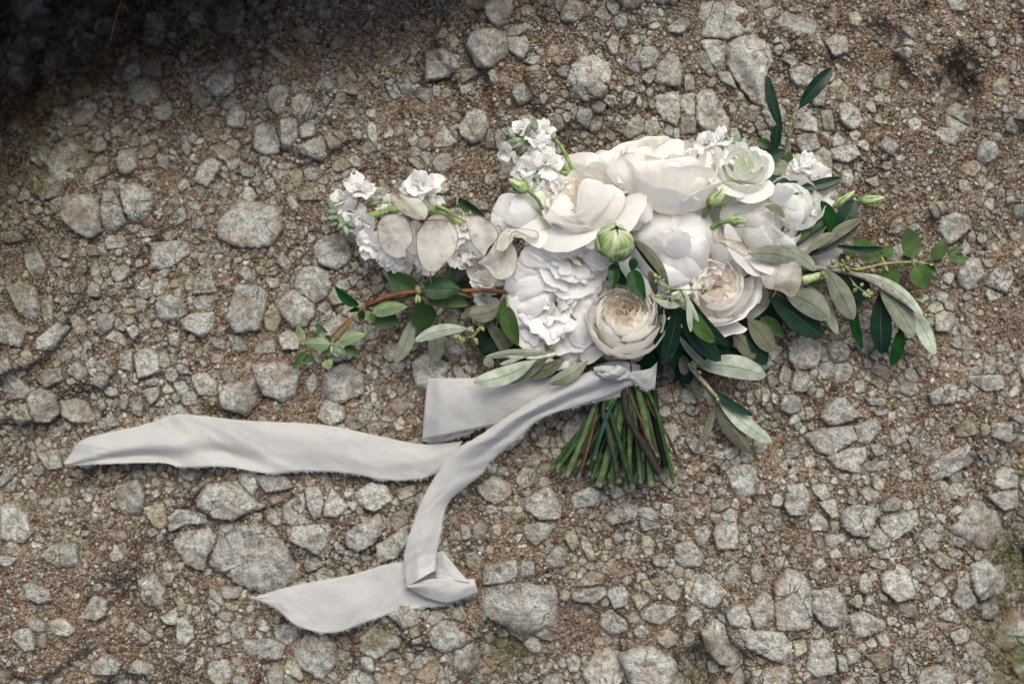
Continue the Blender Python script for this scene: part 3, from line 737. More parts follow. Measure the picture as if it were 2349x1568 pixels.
allst = [(math.sqrt(abs(np.sum(p[:, 0] * np.roll(p[:, 1], -1) - np.roll(p[:, 0], -1) * p[:, 1])) / 2 / math.pi), p, True) for p in big] + [(r * 0.85, p, False) for r, p in small]
allst.sort(key=lambda t: -t[0])
RINGS_BIG = [0.12, 0.3, 0.48, 0.64, 0.78, 0.88, 0.95, 0.99, 1.02]
RINGS_MED = [0.25, 0.55, 0.8, 0.94, 1.0, 1.03]
RINGS_SM = [0.55, 0.92, 1.04]
seen = lambda p: -20 < p[:, 0].mean() < 2369 and -20 < p[:, 1].mean() < 1588
cnt = 0
rest = []
for r, p, traced in allst:
    if seen(p) and cnt < 296:
        v, f, c = stone_geo(p, rs, RINGS_BIG if r > 16 else RINGS_MED, int(np.clip(r * 1.6, 20, 64)), rs.uniform(0.10, 0.24) if r < 60 else rs.uniform(0.06, 0.12), 0.16)
        mesh('stone', v, f, M_ROCK, ground, col=c, smooth=r > 40); cnt += 1
    else: rest.append((r, p))
print('stones', cnt, 'rest', len(rest))
Vs, Cs, Fs = [], [], []; off = 0
for r, p in rest:
    if r > 7: v, f, c = stone_geo(p, rs, RINGS_MED, 16, rs.uniform(0.15, 0.4), 0.2)
    else: v, f, c = stone_geo(p, rs, RINGS_SM, 8, rs.uniform(0.3, 0.8), 0.2)
    if r < 7: c = c * rs.uniform(0.75, 1.3)
    Vs.append(v); Cs.append(c); Fs += [tuple(i + off for i in q) for q in f]; off += len(v)
mesh('pebbles', np.vstack(Vs), Fs, M_ROCK, ground, col=np.vstack(Cs), smooth=False, kind='stuff')

# grit: tiny faceted grains lying in the soil between the stones
def grit(n, rmin, rmax, given=None):
    ico = []
    ph = (1 + 5 ** 0.5) / 2
    for a in (-1, 1):
        for b in (-ph, ph): ico += [(0, a, b), (a, b, 0), (b, 0, a)]
    ico = np.array(ico) / math.sqrt(1 + ph * ph)
    import itertools
    F = []
    for t in itertools.combinations(range(12), 3):
        d_ = [np.linalg.norm(ico[t[i]] - ico[t[(i + 1) % 3]]) for i in range(3)]
        if max(d_) < 1.2:
            nrm = np.cross(ico[t[1]] - ico[t[0]], ico[t[2]] - ico[t[0]])
            F.append(t if np.dot(nrm, ico[t[0]]) > 0 else t[::-1])
    F = np.array(F)
    x = rs.uniform(-120, 2470, n); y = rs.uniform(-100, 1670, n)
    keep = ~occ[((y - OY) / CELL).astype(int), ((x - OX) / CELL).astype(int)]
    x, y = x[keep], y[keep]; n = len(x)
    r = rmin * (rmax / rmin) ** (rs.random(n) ** 1.6)
    if given is not None:
        x = np.array([p[:, 0].mean() for _, p in given]); y = np.array([p[:, 1].mean() for _, p in given])
        r = np.array([q for q, _ in given]); n = len(x)
    S = r[:, None] * rs.uniform(0.7, 1.25, (n, 3)); S[:, 2] *= 0.75
    a = rs.uniform(0, 2 * np.pi, n)
    P = ico[None] * S[:, None, :] * rs.uniform(0.72, 1.2, (n, 12, 1))
    ca, sa = np.cos(a)[:, None], np.sin(a)[:, None]
    px_ = P[..., 0] * ca - P[..., 1] * sa + x[:, None]; py_ = P[..., 0] * sa + P[..., 1] * ca + y[:, None]
    wx = (px_ - 1174.5) * PX; wy = (784 - py_) * PX
    cx = (x - 1174.5) * PX; cy = (784 - y) * PX
    g = ground_z(cx, cy) + 0.0012 + 0.0032 * fbm(cx * 110, cy * 110, 21, 3) + 0.1 * r * PX
    wz = g[:, None] + P[..., 2] * PX
    t = rs.random(n)
    c = np.array([0.34, 0.332, 0.285])[None] * rs.uniform(0.55, 1.4, (n, 1))
    br = t < (0.55 if given is None else 0.16)
    c[br] = np.array([0.150, 0.092, 0.050]) * rs.uniform(0.6, 1.4, (br.sum(), 1))
    c[t > 0.93] = np.array([0.05, 0.035, 0.03])
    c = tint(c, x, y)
    V = np.stack([wx, wy, wz], -1).reshape(-1, 3)
    FF = (F[None] + (np.arange(n) * 12)[:, None, None]).reshape(-1, 3)[:, ::-1]
    mesh('grit' if given is None else 'pebbles', V, np.ascontiguousarray(FF), M_ROCK, ground, col=np.repeat(c, 12, 0), smooth=True, kind='stuff')
    print('grit', n)
grit(10, 1, 2, tiny)
grit(80000, 1.0, 3.6)

# unseen overhanging bank, added beyond the top left to shade that corner
def added_bank():
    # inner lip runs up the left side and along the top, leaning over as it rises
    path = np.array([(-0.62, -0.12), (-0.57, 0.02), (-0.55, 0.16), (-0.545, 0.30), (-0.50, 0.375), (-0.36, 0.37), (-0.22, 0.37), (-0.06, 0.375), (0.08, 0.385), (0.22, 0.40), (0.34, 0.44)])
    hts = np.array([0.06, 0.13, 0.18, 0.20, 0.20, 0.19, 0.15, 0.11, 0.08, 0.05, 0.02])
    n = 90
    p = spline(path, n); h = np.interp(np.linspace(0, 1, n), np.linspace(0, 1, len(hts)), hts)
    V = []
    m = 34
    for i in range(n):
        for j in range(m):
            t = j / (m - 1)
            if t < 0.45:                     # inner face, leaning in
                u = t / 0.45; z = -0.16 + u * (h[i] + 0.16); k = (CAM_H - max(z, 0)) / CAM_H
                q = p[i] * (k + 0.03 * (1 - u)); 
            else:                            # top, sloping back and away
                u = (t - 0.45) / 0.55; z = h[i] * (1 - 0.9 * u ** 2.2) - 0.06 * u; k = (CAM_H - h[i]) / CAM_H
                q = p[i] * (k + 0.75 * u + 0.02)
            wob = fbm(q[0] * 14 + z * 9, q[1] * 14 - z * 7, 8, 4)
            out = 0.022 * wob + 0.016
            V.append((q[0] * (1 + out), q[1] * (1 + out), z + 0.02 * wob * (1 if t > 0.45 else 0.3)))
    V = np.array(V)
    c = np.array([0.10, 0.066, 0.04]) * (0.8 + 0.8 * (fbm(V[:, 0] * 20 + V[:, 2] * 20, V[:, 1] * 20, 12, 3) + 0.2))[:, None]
    o = mesh('shade_bank', V, grid_faces(n, m), M_SOIL, None, col=np.clip(c, 0.01, 1))
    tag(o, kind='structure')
added_bank()

# ================================================================== BOUQUET
bouquet = empty('bouquet', tuple(W(1440, 870, 0.0)))
tag(bouquet, 'hand-tied bouquet of white roses, peonies and olive leaves lying on the rock', 'bouquet')
root_loc['bouquet'] = tuple(bouquet.location)
def part(name, label=None):
    o = empty(name, parent=bouquet, label=label)
    root_loc[o.name] = root_loc['bouquet']
    return o

def unit(v):
    v = np.asarray(v, float); return v / (np.linalg.norm(v) + 1e-12)

def frame(axis):
    a = unit(axis); r = np.array([1.0, 0, 0]) if abs(a[0]) < 0.9 else np.array([0, 1.0, 0])
    x = unit(np.cross(np.cross(a, r), a)); y = np.cross(a, x)
    return x, y, a

CREAM = np.array([0.912, 0.898, 0.852]); PURE = np.array([0.92, 0.915, 0.895]); BLUSH = np.array([0.87, 0.76, 0.66]); GREENW = np.array([0.80, 0.85, 0.66])
_ps = np.random.default_rng(23)

def rev_petal(C, F, phi, dphi, Rr, H, prof, col, parent, n=15, m=15, spiral=0.06, ruffle=0.03, roll=0.0, notch=0.22, basecol=None, base_w=0.45, tip=0.0, name='petal', mat=None, lean=0.0, edge_n=0.05):
    """One petal: a patch of a turned profile, its rim rounded, rolled back and ruffled."""
    x, y, a = F
    pr = spline(np.array(prof, float), 40)
    vv = np.linspace(0, 1, n); uu = np.linspace(-1, 1, m)
    U, V = np.meshgrid(uu, vv)
    top = 1 - notch * np.abs(U) ** 2.6 + tip * np.exp(-(U / 0.25) ** 2)
    s0 = _ps.uniform(0, 100)
    top = top * (1 + edge_n * fbm(U * 2.8 + s0, U * 0 + s0, 2, 4))
    Vt = V * top
    r = np.interp(Vt, np.linspace(0, 1, 40), pr[:, 0]); z = np.interp(Vt, np.linspace(0, 1, 40), pr[:, 1])
    wd = base_w + (1 - base_w) * sstep(0, 0.6, V)
    ang = phi + U * dphi * wd
    k = np.clip(V - 0.55, 0, 1) / 0.45
    nzr = fbm(U * 2.0 + s0, V * 1.6 + s0 * 0.7, 4, 3)
    edge = fbm(U * 4.5 + s0 * 1.3, V * 1.0 + s0, 9, 2)
    r = r * (1 + spiral * U) + ruffle * (nzr * (0.4 + 1.1 * k) + 0.9 * edge * k ** 2) + roll * k ** 3 * (1 + 0.5 * U * np.sign(_ps.normal()))
    z = z - 0.7 * abs(roll) * k ** 4 + ruffle * 0.6 * edge * k
    r = r + lean * V + 0.020 * fbm(U * 6.5 + s0, V * 1.1 + s0, 14, 3) * sstep(0.15, 0.6, V)
    z = z + 0.02 * fbm(U * 3 + s0, V * 2, 16, 2) * V
    P = C + Rr * ((r * np.cos(ang))[..., None] * x + (r * np.sin(ang))[..., None] * y) + (Rr * H * z)[..., None] * a
    cc = np.tile(col, (n * m, 1))
    if basecol is not None:
        t = (1 - sstep(0.0, 0.55, V)).ravel()[:, None]; cc = cc * (1 - t) + t * basecol
    cc = cc * _ps.uniform(0.965, 1.02)
    uv = np.stack([(U + 1) / 2, V], -1).reshape(-1, 2)
    return mesh(name, P.reshape(-1, 3), grid_faces(n, m), mat or M_PETAL, parent, col=np.clip(cc, 0, 0.94), uv=uv)

def rose(name, label, px, py, z0, rad, axis, whorls, col, centre, label_parent=None, H=0.95, tilt_noise=0.06, ruf=0.04, p=None):
    """WHORLS: (count, radius, height, half width in radians, rim roll, profile kind), outermost first."""
    p = p or part(name, label)
    C = W(px, py, z0); Rr = rad * PX * (CAM_H - z0) / CAM_H
    x, y, a = frame(axis)
    k = 0
    for (cnt, r, h, dp, roll, kind) in whorls:
        ph0 = _ps.uniform(0, 6.28)
        for i in range(cnt):
            ph = ph0 + i * 2 * np.pi / cnt + _ps.normal(0, 0.12)
            aa = unit(a + _ps.normal(0, tilt_noise, 3)); F = frame(aa)
            rr = r * (1 + 0.05 * _ps.normal())
            if kind == 'cup': prof = [(0.06, 0), (0.55 * rr, 0.04), (0.92 * rr, 0.32), (rr, 0.66), (0.96 * rr, 1.0)]
            elif kind == 'open': prof = [(0.06, 0), (0.40 * rr, 0.10), (0.80 * rr, 0.38), (1.02 * rr, 0.66), (1.28 * rr, 0.82)]
            elif kind == 'ball': prof = [(0.06, 0), (0.70 * rr, 0.05), (1.0 * rr, 0.42), (0.84 * rr, 0.80), (0.34 * rr, 1.02), (0.05, 1.06)]
            elif kind == 'fan': prof = [(0.25 * rr, h - 0.42), (0.62 * rr, h - 0.20), (0.90 * rr, h - 0.05), (1.06 * rr, h)]; 
            elif kind == 'in': prof = [(0.35 * rr, 0.62), (0.88 * rr, 0.70), (rr, 0.84), (0.84 * rr, 1.0)]
            elif kind == 'bud': prof = [(0.05, 0), (0.85 * rr, 0.18), (0.95 * rr, 0.5), (0.70 * rr, 0.85), (0.55 * rr, 1.0)]
            else: prof = [(0.03, 0.5), (0.8 * rr, 0.6), (rr, 0.8), (1.05 * rr, 1.0)]
            if kind == 'cup' and r < 0.7: prof = [(0.20 * rr, 0.45), (0.75 * rr, 0.54), (0.95 * rr, 0.68), (rr, 0.84), (0.97 * rr, 1.0)]
            t = np.clip((0.75 - r) / 0.6, 0, 1)
            c = np.asarray(col) * (1 - t) + np.asarray(centre) * t
            rev_petal(C, F, ph, dp, Rr, (1.0 if kind == 'fan' else h) * H * (1 + 0.04 * _ps.normal()), prof, c, p, roll=roll * r, basecol=c * np.array([0.98, 0.95, 0.82]),
                      n=18 if r > 0.5 else 11, m=23 if r > 0.5 else 11, ruffle=ruf + 0.03 * (r < 0.6), notch=_ps.uniform(0.14, 0.3), tip=_ps.choice([0, 0, 0, 0.05]), edge_n=0.05 if ruf < 0.06 else 0.11)
    return p

def blade(base, tip, wpx, z0, z1, mat, parent, shape='olive', bend=0.0, arch=0.0, fold=0.12, twist=0.0, flip=False, n=14, m=7, col=(1, 1, 1), ruffle=0.0, curl=0.0, name='leaf', label=None, cup=0.0, pin=False, tipcol=None):
    """A leaf or a free petal between two points given as picture positions at heights z0, z1."""
    b = W(base[0], base[1], z0); t = W(tip[0], tip[1], z1)
    ax = t - b; L = np.linalg.norm(ax); axn = ax / L
    side = unit(np.cross(np.array([0, 0, 1.0]), axn)); nrm = np.cross(axn, side)
    v = np.linspace(0, 1, n); u = np.linspace(-1, 1, m)
    if shape == 'olive': wv = np.maximum(v - 0.03, 0) ** 0.75 * np.maximum(1 - v, 0) ** 0.62; wv = wv / wv.max(); wv = np.maximum(wv, 0.06 * (v < 0.1))
    elif shape == 'ovate': wv = np.maximum(v - 0.06, 0) ** 0.55 * np.maximum(1 - v, 0) ** 0.95; wv = wv / wv.max(); wv = np.maximum(wv, 0.05 * (v < 0.12))
    elif shape == 'petal': wv = (0.22 + 0.9 * v ** 0.8) * np.maximum(1 - v ** 5, 0) ** 0.5; wv = wv / wv.max()
    elif shape == 'spoon': wv = np.sin(np.pi * np.clip(v * 0.93 + 0.05, 0, 1)) ** 0.7; wv = wv / wv.max()
    else: wv = np.sin(np.pi * v) ** 0.8
    hw = wpx * 0.5 * PX * (CAM_H - (z0 + z1) / 2) / CAM_H
    s0 = _ps.uniform(0, 100)
    c = b + v[:, None] * ax + (bend * L * np.sin(np.pi * v))[:, None] * side + (arch * L * np.sin(np.pi * v))[:, None] * np.array([0, 0, 1.0])
    if curl: c = c + (curl * L * np.clip(v - 0.55, 0, 1) ** 2)[:, None] * nrm
    U, V = np.meshgrid(u, v)
    wob = 1 + 0.05 * fbm(V * 5 + s0, U * 0 + np.sign(U) * 3, 6, 2)
    tw = twist * (0.5 + V * 0.5)
    off = U * hw * wv[:, None] * wob
    lift = fold * np.abs(U) ** 1.3 * hw * wv[:, None] + cup * (U ** 2) * hw * wv[:, None]
    if ruffle:
        lift = lift + ruffle * hw * fbm(U * 2.6 + s0, V * 3.0 + s0, 3, 3) * (0.3 + V) + 0.05 * hw * fbm(U * 7 + s0, V * 1.3 + s0, 13, 3)
        c = c + 0
    else:
        lift = lift + 0.06 * hw * fbm(U * 1.2 + s0, V * 4 + s0, 3, 2)
    sv = side[None, None] * np.cos(tw)[..., None] + nrm[None, None] * np.sin(tw)[..., None]
    nv = nrm[None, None] * np.cos(tw)[..., None] - side[None, None] * np.sin(tw)[..., None]
    P = c[:, None, :] + off[..., None] * sv + lift[..., None] * nv
    if ruffle:
        P = P + (axn * (0.10 * ruffle * L))[None, None] * (fbm(U * 3.4 + s0 * 2, U * 0 + s0, 8, 3) * V ** 3)[..., None]
    f = grid_faces(n, m)
    if flip: f = f[:, ::-1]
    cc = np.tile(np.asarray(col, float), (n * m, 1)) * (_ps.uniform(0.88, 1.12) if mat is not M_PETAL else 1.0)
    if tipcol is not None:
        q = (1 - sstep(0.0, 0.5, V)).ravel()[:, None]; cc = cc * (1 - q) + q * np.asarray(tipcol)
    uv = np.stack([(U + 1) / 2, V], -1).reshape(-1, 2)
    return mesh(name, P.reshape(-1, 3), np.ascontiguousarray(f), mat, parent, col=cc, uv=uv, label=label)

def spoon_geo(C, axis, th0, phi, L, Wd, curl, cup, ruffle, n=9, m=9, notch=0.1, shift=0.0):
    x, y, a = frame(axis)
    er = math.cos(phi) * x + math.sin(phi) * y; ep = -math.sin(phi) * x + math.cos(phi) * y
    v = np.linspace(0, 1, n); th = th0 + curl * (v - 0.35)
    dirs = np.sin(th)[:, None] * er + np.cos(th)[:, None] * a
    nr = np.cos(th)[:, None] * er - np.sin(th)[:, None] * a
    c = C + er * shift + np.vstack([np.zeros(3), np.cumsum((dirs[1:] + dirs[:-1]) / 2 * (L / (n - 1)), 0)])
    u = np.linspace(-1, 1, m); U, V = np.meshgrid(u, v); s0 = _ps.uniform(0, 100)
    wv = (0.16 + 0.84 * sstep(0, 0.62, v)) * np.sqrt(np.maximum(1 - (np.clip(v - 0.62, 0, 1) / 0.40) ** 2 * 0.62, 0.05))
    off = U * Wd * wv[:, None]
    ln = -cup * (1 - U ** 2) * Wd * wv[:, None] * 0.6
    ln = ln + ruffle * Wd * (fbm(U * 2.2 + s0, V * 2 + s0, 3, 3) * (0.3 + V) + 0.8 * fbm(U * 5 + s0, V + s0, 5, 2) * V ** 3)
    P = c[:, None] + off[..., None] * ep + ln[..., None] * nr[:, None]
    P = P + ((fbm(U * 3.0 + s0, U * 0 + s0, 8, 3) * 0.28 - notch * np.abs(U) ** 3) * L * V ** 4)[..., None] * dirs[:, None]
    uv = np.stack([(U + 1) / 2, V], -1).reshape(-1, 2)
    return P.reshape(-1, 3), grid_faces(n, m), uv

def tube(name, pts, rad, col, parent, n=None, seg=7, mat=None, kind=None, label=None):
    V, F = tube_geo(pts, rad, seg, n)
    return mesh(name, V, F, mat or M_STEM, parent, col=np.asarray(col, float), label=label, kind=kind)

def wpts(r, pts, zs):
    zs = np.interp(np.linspace(0, 1, len(pts)), np.linspace(0, 1, len(np.atleast_1d(zs))), np.atleast_1d(zs))
    return [W(*D(r, *p), z) for p, z in zip(pts, zs)]

# ------------------------------------------------------------------ the large flowers
# big cream rose at the top, seen from its side
rose('rose', 'large cream rose at the top, seen from the side with its rim to the top', 1530, 470, 0.052, 108, (0.03, 0.88, 0.47),
     [(5, 1.05, 0.98, 0.78, 0.16, 'cup'), (4, 0.92, 1.12, 0.85, 0.10, 'cup'), (4, 0.74, 1.16, 0.85, 0.06, 'cup'), (4, 0.52, 1.14, 0.8, 0.05, 'cup'), (4, 0.34, 1.08, 0.8, 0.0, 'cup'), (3, 0.18, 1.0, 0.9, 0, 'x')], CREAM, np.array([0.86, 0.81, 0.70]), H=1.12)
rose('rose', 'half-open cream rose left of the top rose, petals folded diagonally', 1352, 490, 0.056, 92, (-0.42, 0.55, 0.72),
     [(5, 1.1, 0.80, 0.75, 0.20, 'open'), (5, 0.95, 1.0, 0.8, 0.14, 'cup'), (5, 0.76, 1.05, 0.8, 0.08, 'cup'), (5, 0.55, 1.05, 0.7, 0.05, 'cup'), (4, 0.36, 1.02, 0.8, 0.0, 'cup'), (4, 0.2, 0.98, 0.8, 0, 'x')], CREAM, np.array([0.87, 0.80, 0.69]))
rose('garden_rose', 'blush-centred garden rose at the lower middle, its cup of packed petals facing up', 1432, 757, 0.040, 86, (-0.06, 0.40, 0.91),
     [(4, 1.02, 0.92, 0.86, 0.10, 'cup'), (4, 0.92, 1.08, 0.80, 0.02, 'cup'), (5, 0.83, 1.12, 0.66, 0.0, 'cup'), (6, 0.75, 1.14, 0.66, 0.0, 'in'), (6, 0.67, 1.15, 0.62, 0.0, 'in'), (6, 0.59, 1.15, 0.62, 0.0, 'in'), (6, 0.51, 1.15, 0.62, 0.0, 'in'), (6, 0.43, 1.14, 0.62, 0, 'in'), (6, 0.35, 1.13, 0.62, 0, 'in'), (6, 0.27, 1.12, 0.62, 0, 'in'), (5, 0.18, 1.11, 0.9, 0, 'in'), (3, 0.30, 1.03, 1.3, 0, 'in'), (4, 0.10, 1.08, 0.9, 0, 'in')], np.array([0.925, 0.905, 0.85]), np.array([0.94, 0.865, 0.765]), H=1.08)
rose('garden_rose', 'open garden rose on the right with a small blush rosette heart', 1622, 664, 0.040, 94, (0.12, 0.18, 0.97),
     [(5, 1.06, 0.72, 0.84, 0.14, 'cup'), (5, 0.94, 0.86, 0.80, 0.04, 'cup'), (5, 0.80, 0.94, 0.76, 0.02, 'cup'), (5, 0.62, 0.98, 0.66, 0.0, 'in'), (5, 0.50, 1.0, 0.58, 0.0, 'in'), (6, 0.40, 1.0, 0.5, 0.0, 'in'), (6, 0.31, 1.0, 0.5, 0, 'in'), (6, 0.23, 0.99, 0.5, 0, 'in'), (5, 0.15, 0.98, 0.5, 0, 'in'), (4, 0.08, 0.97, 0.6, 0, 'x')], np.array([0.92, 0.91, 0.885]), np.array([0.94, 0.87, 0.81]), H=0.92)
rose('rose', 'closed cream rose on the right below the small green buds', 1752, 528, 0.042, 88, (0.28, 0.22, 0.93),
     [(5, 1.02, 0.74, 0.84, 0.10, 'open'), (4, 0.92, 1.0, 0.9, 0.05, 'bud'), (4, 0.72, 1.14, 0.9, 0.05, 'bud'), (4, 0.5, 1.20, 0.9, 0.02, 'bud'), (3, 0.3, 1.2, 1.0, 0, 'bud')], np.array([0.865, 0.855, 0.81]), np.array([0.86, 0.80, 0.70]), H=0.95)
rose('lisianthus', 'small white rose-like lisianthus between the top rose and the olive tip', 1690, 418, 0.062, 58, (0.12, 0.52, 0.84),
     [(5, 1.05, 0.9, 0.8, 0.18, 'open'), (4, 0.9, 1.1, 0.8, 0.14, 'cup'), (4, 0.66, 1.15, 0.8, 0.06, 'cup'), (4, 0.44, 1.12, 0.7, 0.04, 'cup'), (4, 0.24, 1.06, 0.8, 0, 'x')], np.array([0.86, 0.865, 0.82]), GREENW, H=1.2)
rose('ranunculus', 'greenish white ranunculus right of the closed rose', 1800, 488, 0.050, 62, (0.25, 0.45, 0.86),
     [(5, 1.0, 0.95, 0.8, 0.08, 'cup'), (5, 0.86, 1.05, 0.75, 0.03, 'ball'), (5, 0.68, 1.1, 0.7, 0.02, 'ball'), (4, 0.46, 1.1, 0.7, 0, 'ball')], np.array([0.86, 0.868, 0.83]), np.array([0.72, 0.80, 0.52]), H=1.1)
# closed ball peony
rose('peony', 'round ball-shaped white peony above the green bud, its petals still closed', 1532, 560, 0.034, 98, (-0.02, 0.16, 0.98),
     [(5, 1.04, 0.80, 0.8, 0.10, 'open'), (5, 1.0, 1.12, 0.78, 0.0, 'ball'), (5, 0.95, 1.18, 0.74, 0.0, 'ball'), (4, 0.88, 1.22, 0.8, 0.0, 'ball'), (3, 0.80, 1.22, 1.0, 0.0, 'ball'), (3, 0.6, 1.22, 1.0, 0, 'ball')], PURE, PURE, H=0.98)

# full ruffled peony
pe = part('peony', 'full ruffled white peony left of centre, the largest flower')
C = W(1284, 690, 0.030); axp = (-0.10, 0.06, 0.99)
def peony_petals(C, axp, Rr, spec, col):
    for (cnt, th, L, wd, curl, cup, ruf, sh) in spec:
        o = _ps.uniform(0, 6.28)
        for i in range(cnt):
            ph = o + i * 2 * np.pi / cnt + _ps.normal(0, 0.25)
            P, f, uv = spoon_geo(C, axp, th * (1 + 0.10 * _ps.normal()), ph, L * Rr * (1 + 0.08 * _ps.normal()), wd * Rr, curl, cup, ruf, n=11, m=13, shift=sh * Rr)
            t = np.clip(1 - uv[:, 1:2] * 1.8, 0, 1)
            mesh('petal', P, f, M_PETAL, pe, col=np.clip(np.asarray(col) * (1 - 0.5 * t) + 0.5 * t * np.array([0.86, 0.84, 0.74]), 0, 0.92) * _ps.uniform(0.97, 1.01), uv=uv)
U1 = PX
PW = np.array([0.925, 0.92, 0.90])
def whorls(q): return [(c, r, h, d, ro, k) for (c, r, h, d, ro, k) in q]
rose('peony', None, 1278, 700, 0.024, 116, (-0.16, -0.06, 0.98), [(6, 1.08, 0.36, 0.66, -0.05, 'fan'), (7, 1.02, 0.52, 0.56, 0.02, 'fan'), (7, 0.92, 0.68, 0.52, 0.04, 'fan'), (7, 0.80, 0.82, 0.50, 0.06, 'fan'), (7, 0.66, 0.94, 0.50, 0.06, 'fan'), (6, 0.52, 1.02, 0.54, 0.06, 'fan'), (6, 0.38, 1.08, 0.56, 0.05, 'fan'), (5, 0.25, 1.12, 0.64, 0.04, 'fan'), (4, 0.13, 1.14, 0.8, 0, 'fan')], PW, PW, H=0.72, tilt_noise=0.13, ruf=0.075, p=pe)
rose('peony', None, 1308, 588, 0.046, 92, (-0.05, 0.30, 0.95), [(6, 1.06, 0.40, 0.64, 0.0, 'fan'), (6, 0.94, 0.64, 0.58, 0.03, 'fan'), (6, 0.76, 0.84, 0.56, 0.05, 'fan'), (6, 0.56, 0.98, 0.56, 0.05, 'fan'), (5, 0.36, 1.08, 0.62, 0.04, 'fan'), (4, 0.18, 1.12, 0.8, 0, 'fan')], PW, PW, H=0.70, tilt_noise=0.13, ruf=0.075, p=pe)

# peony bud, striped green
pb = part('peony_bud', 'round striped green peony bud between the white flowers')
Cb = W(1410, 556, 0.098); Rb = 46 * PX * 0.93
for (cnt, r, h, dp) in [(4, 0.86, 2.0, 0.95), (4, 0.95, 1.92, 0.8), (3, 1.0, 1.55, 0.75), (3, 1.05, 1.0, 0.6)]:
    o = _ps.uniform(0, 6.28)
    for i in range(cnt):
        prof = [(0.05, -1.0), (0.62 * r, -0.80), (1.0 * r, -0.1), (0.80 * r, 0.55), (0.12 * r, 1.0)]
        if h < 1.8: prof = [(0.05, -1.0), (0.62 * r, -0.80), (0.98 * r, -0.15), (1.0 * r, 0.15), (0.90 * r, 0.42)]
        if h < 1.2: prof = [(0.05, -1.0), (0.6 * r, -0.86), (0.88 * r, -0.45), (1.0 * r, -0.2), (1.03 * r, 0.0)]
        rev_petal(Cb, frame((0.05, 0.62, 0.78)), o + i * 6.283 / cnt, dp, Rb, 1.05, prof, np.array([0.13, 0.21, 0.045]) * _ps.uniform(0.8, 1.2), pb, n=16, m=13, spiral=0.03, ruffle=0.02, notch=0.2, mat=M_BUD, name='sepal')

# ------------------------------------------------------------------ single petals that show their own outline
def fp(parent, r, base, tip, wd, z0, z1, arch=0.12, cup=0.35, ruffle=0.25, col=PURE, shape='petal', bend=0, twist=0, curl=0, tipcol=None):
    k = RS(r)
    blade(D(r, *base), D(r, *tip), wd * k, z0, z1, M_PETAL, parent, shape=shape, bend=bend, arch=arch, fold=0, cup=-cup, ruffle=ruffle, col=col, n=16, m=15, twist=twist, curl=curl, name='petal', tipcol=tipcol)
for (b0, t0, wd, za, zb, ru, be) in [((760, 760), (345, 1000), 340, 0.066, 0.040, 0.20, 0.05), ((820, 820), (540, 1090), 340, 0.070, 0.036, 0.20, -0.04), ((920, 900), (870, 1305), 380, 0.066, 0.036, 0.26, 0.0), ((1000, 880), (1040, 1150), 260, 0.076, 0.052, 0.2, 0.0),
      ((680, 680), (305, 800), 320, 0.076, 0.046, 0.18, 0.0), ((650, 560), (275, 600), 300, 0.080, 0.052, 0.16, -0.05), ((640, 440), (370, 400), 280, 0.080, 0.060, 0.16, 0.0), ((720, 380), (510, 150), 320, 0.088, 0.066, 0.16, 0.06), ((820, 330), (640, 40), 330, 0.094, 0.074, 0.18, 0.05), ((930, 300), (830, -40), 330, 0.098, 0.080, 0.16, 0.0), ((1000, 260), (1010, -30), 300, 0.096, 0.084, 0.16, 0.0), ((1020, 300), (1240, 300), 260, 0.094, 0.086, 0.18, 0.05)]:
    fp(pe, 'B', b0, t0, wd * 1.08, za * 0.8, zb, 0.10, 0.26, ru * 1.6, np.array([0.892, 0.882, 0.860]), bend=be)
byname = {}
for o in bouquet.children: byname.setdefault(o['label'] if 'label' in o else o.name, o)
def find(t): return next(o for k, o in byname.items() if t in k)
lis = part('lisianthus', 'white bell-shaped lisianthus petals beside the leftmost seed pods')
fp(lis, 'A', (640, 960), (160, 800), 420, 0.045, 0.055, 0.18, 0.35, 0.16, np.array([0.865, 0.865, 0.845]))
fp(lis, 'A', (660, 940), (330, 720), 380, 0.052, 0.068, 0.20, 0.35, 0.14, np.array([0.865, 0.865, 0.845]))
fp(lis, 'A', (640, 840), (540, 640), 200, 0.06, 0.07, 0.20, 0.45, 0.1, np.array([0.80, 0.84, 0.72]), tipcol=(0.45, 0.58, 0.28))
fp(lis, 'A', (760, 760), (640, 560), 190, 0.055, 0.06, 0.15, 0.35, 0.2)
fp(lis, 'A', (900, 700), (850, 560), 190, 0.05, 0.06, 0.15, 0.35, 0.2)
fp(lis, 'A', (1200, 600), (1110, 280), 210, 0.045, 0.05, 0.12, 0.35, 0.1)
fp(lis, 'A', (1260, 560), (1260, 240), 200, 0.05, 0.056, 0.12, 0.35, 0.1)
gr = find('small blush rosette')
fp(gr, 'E', (760, 330), (310, 330), 260, 0.060, 0.085, 0.10, 0.45, 0.08, curl=0.1)
fp(gr, 'E', (760, 330), (620, 60), 330, 0.060, 0.090, 0.12, 0.45, 0.08)
fp(gr, 'E', (860, 300), (960, 90), 260, 0.055, 0.075, 0.12, 0.45, 0.12, np.array([0.865, 0.85, 0.81]))
bp = find('ball-shaped')
fp(bp, 'A', (1740, 1000), (1620, 1190), 300, 0.105, 0.088, 0.10, 0.45, 0.10)
fp(bp, 'A', (1960, 1000), (1830, 1240), 300, 0.108, 0.085, 0.10, 0.45, 0.06)
fp(bp, 'A', (1560, 950), (1350, 840), 240, 0.080, 0.075, 0.10, 0.40, 0.12)
fp(bp, 'A', (1640, 900), (1480, 690), 250, 0.090, 0.085, 0.16, 0.45, 0.06)
tr_ = find('rim to the top')
fp(tr_, 'A', (1600, 680), (1420, 260), 480, 0.080, 0.098, 0.10, 0.30, 0.12, CREAM)
fp(tr_, 'A', (1820, 700), (1800, 330), 620, 0.088, 0.108, 0.12, 0.30, 0.10, CREAM)
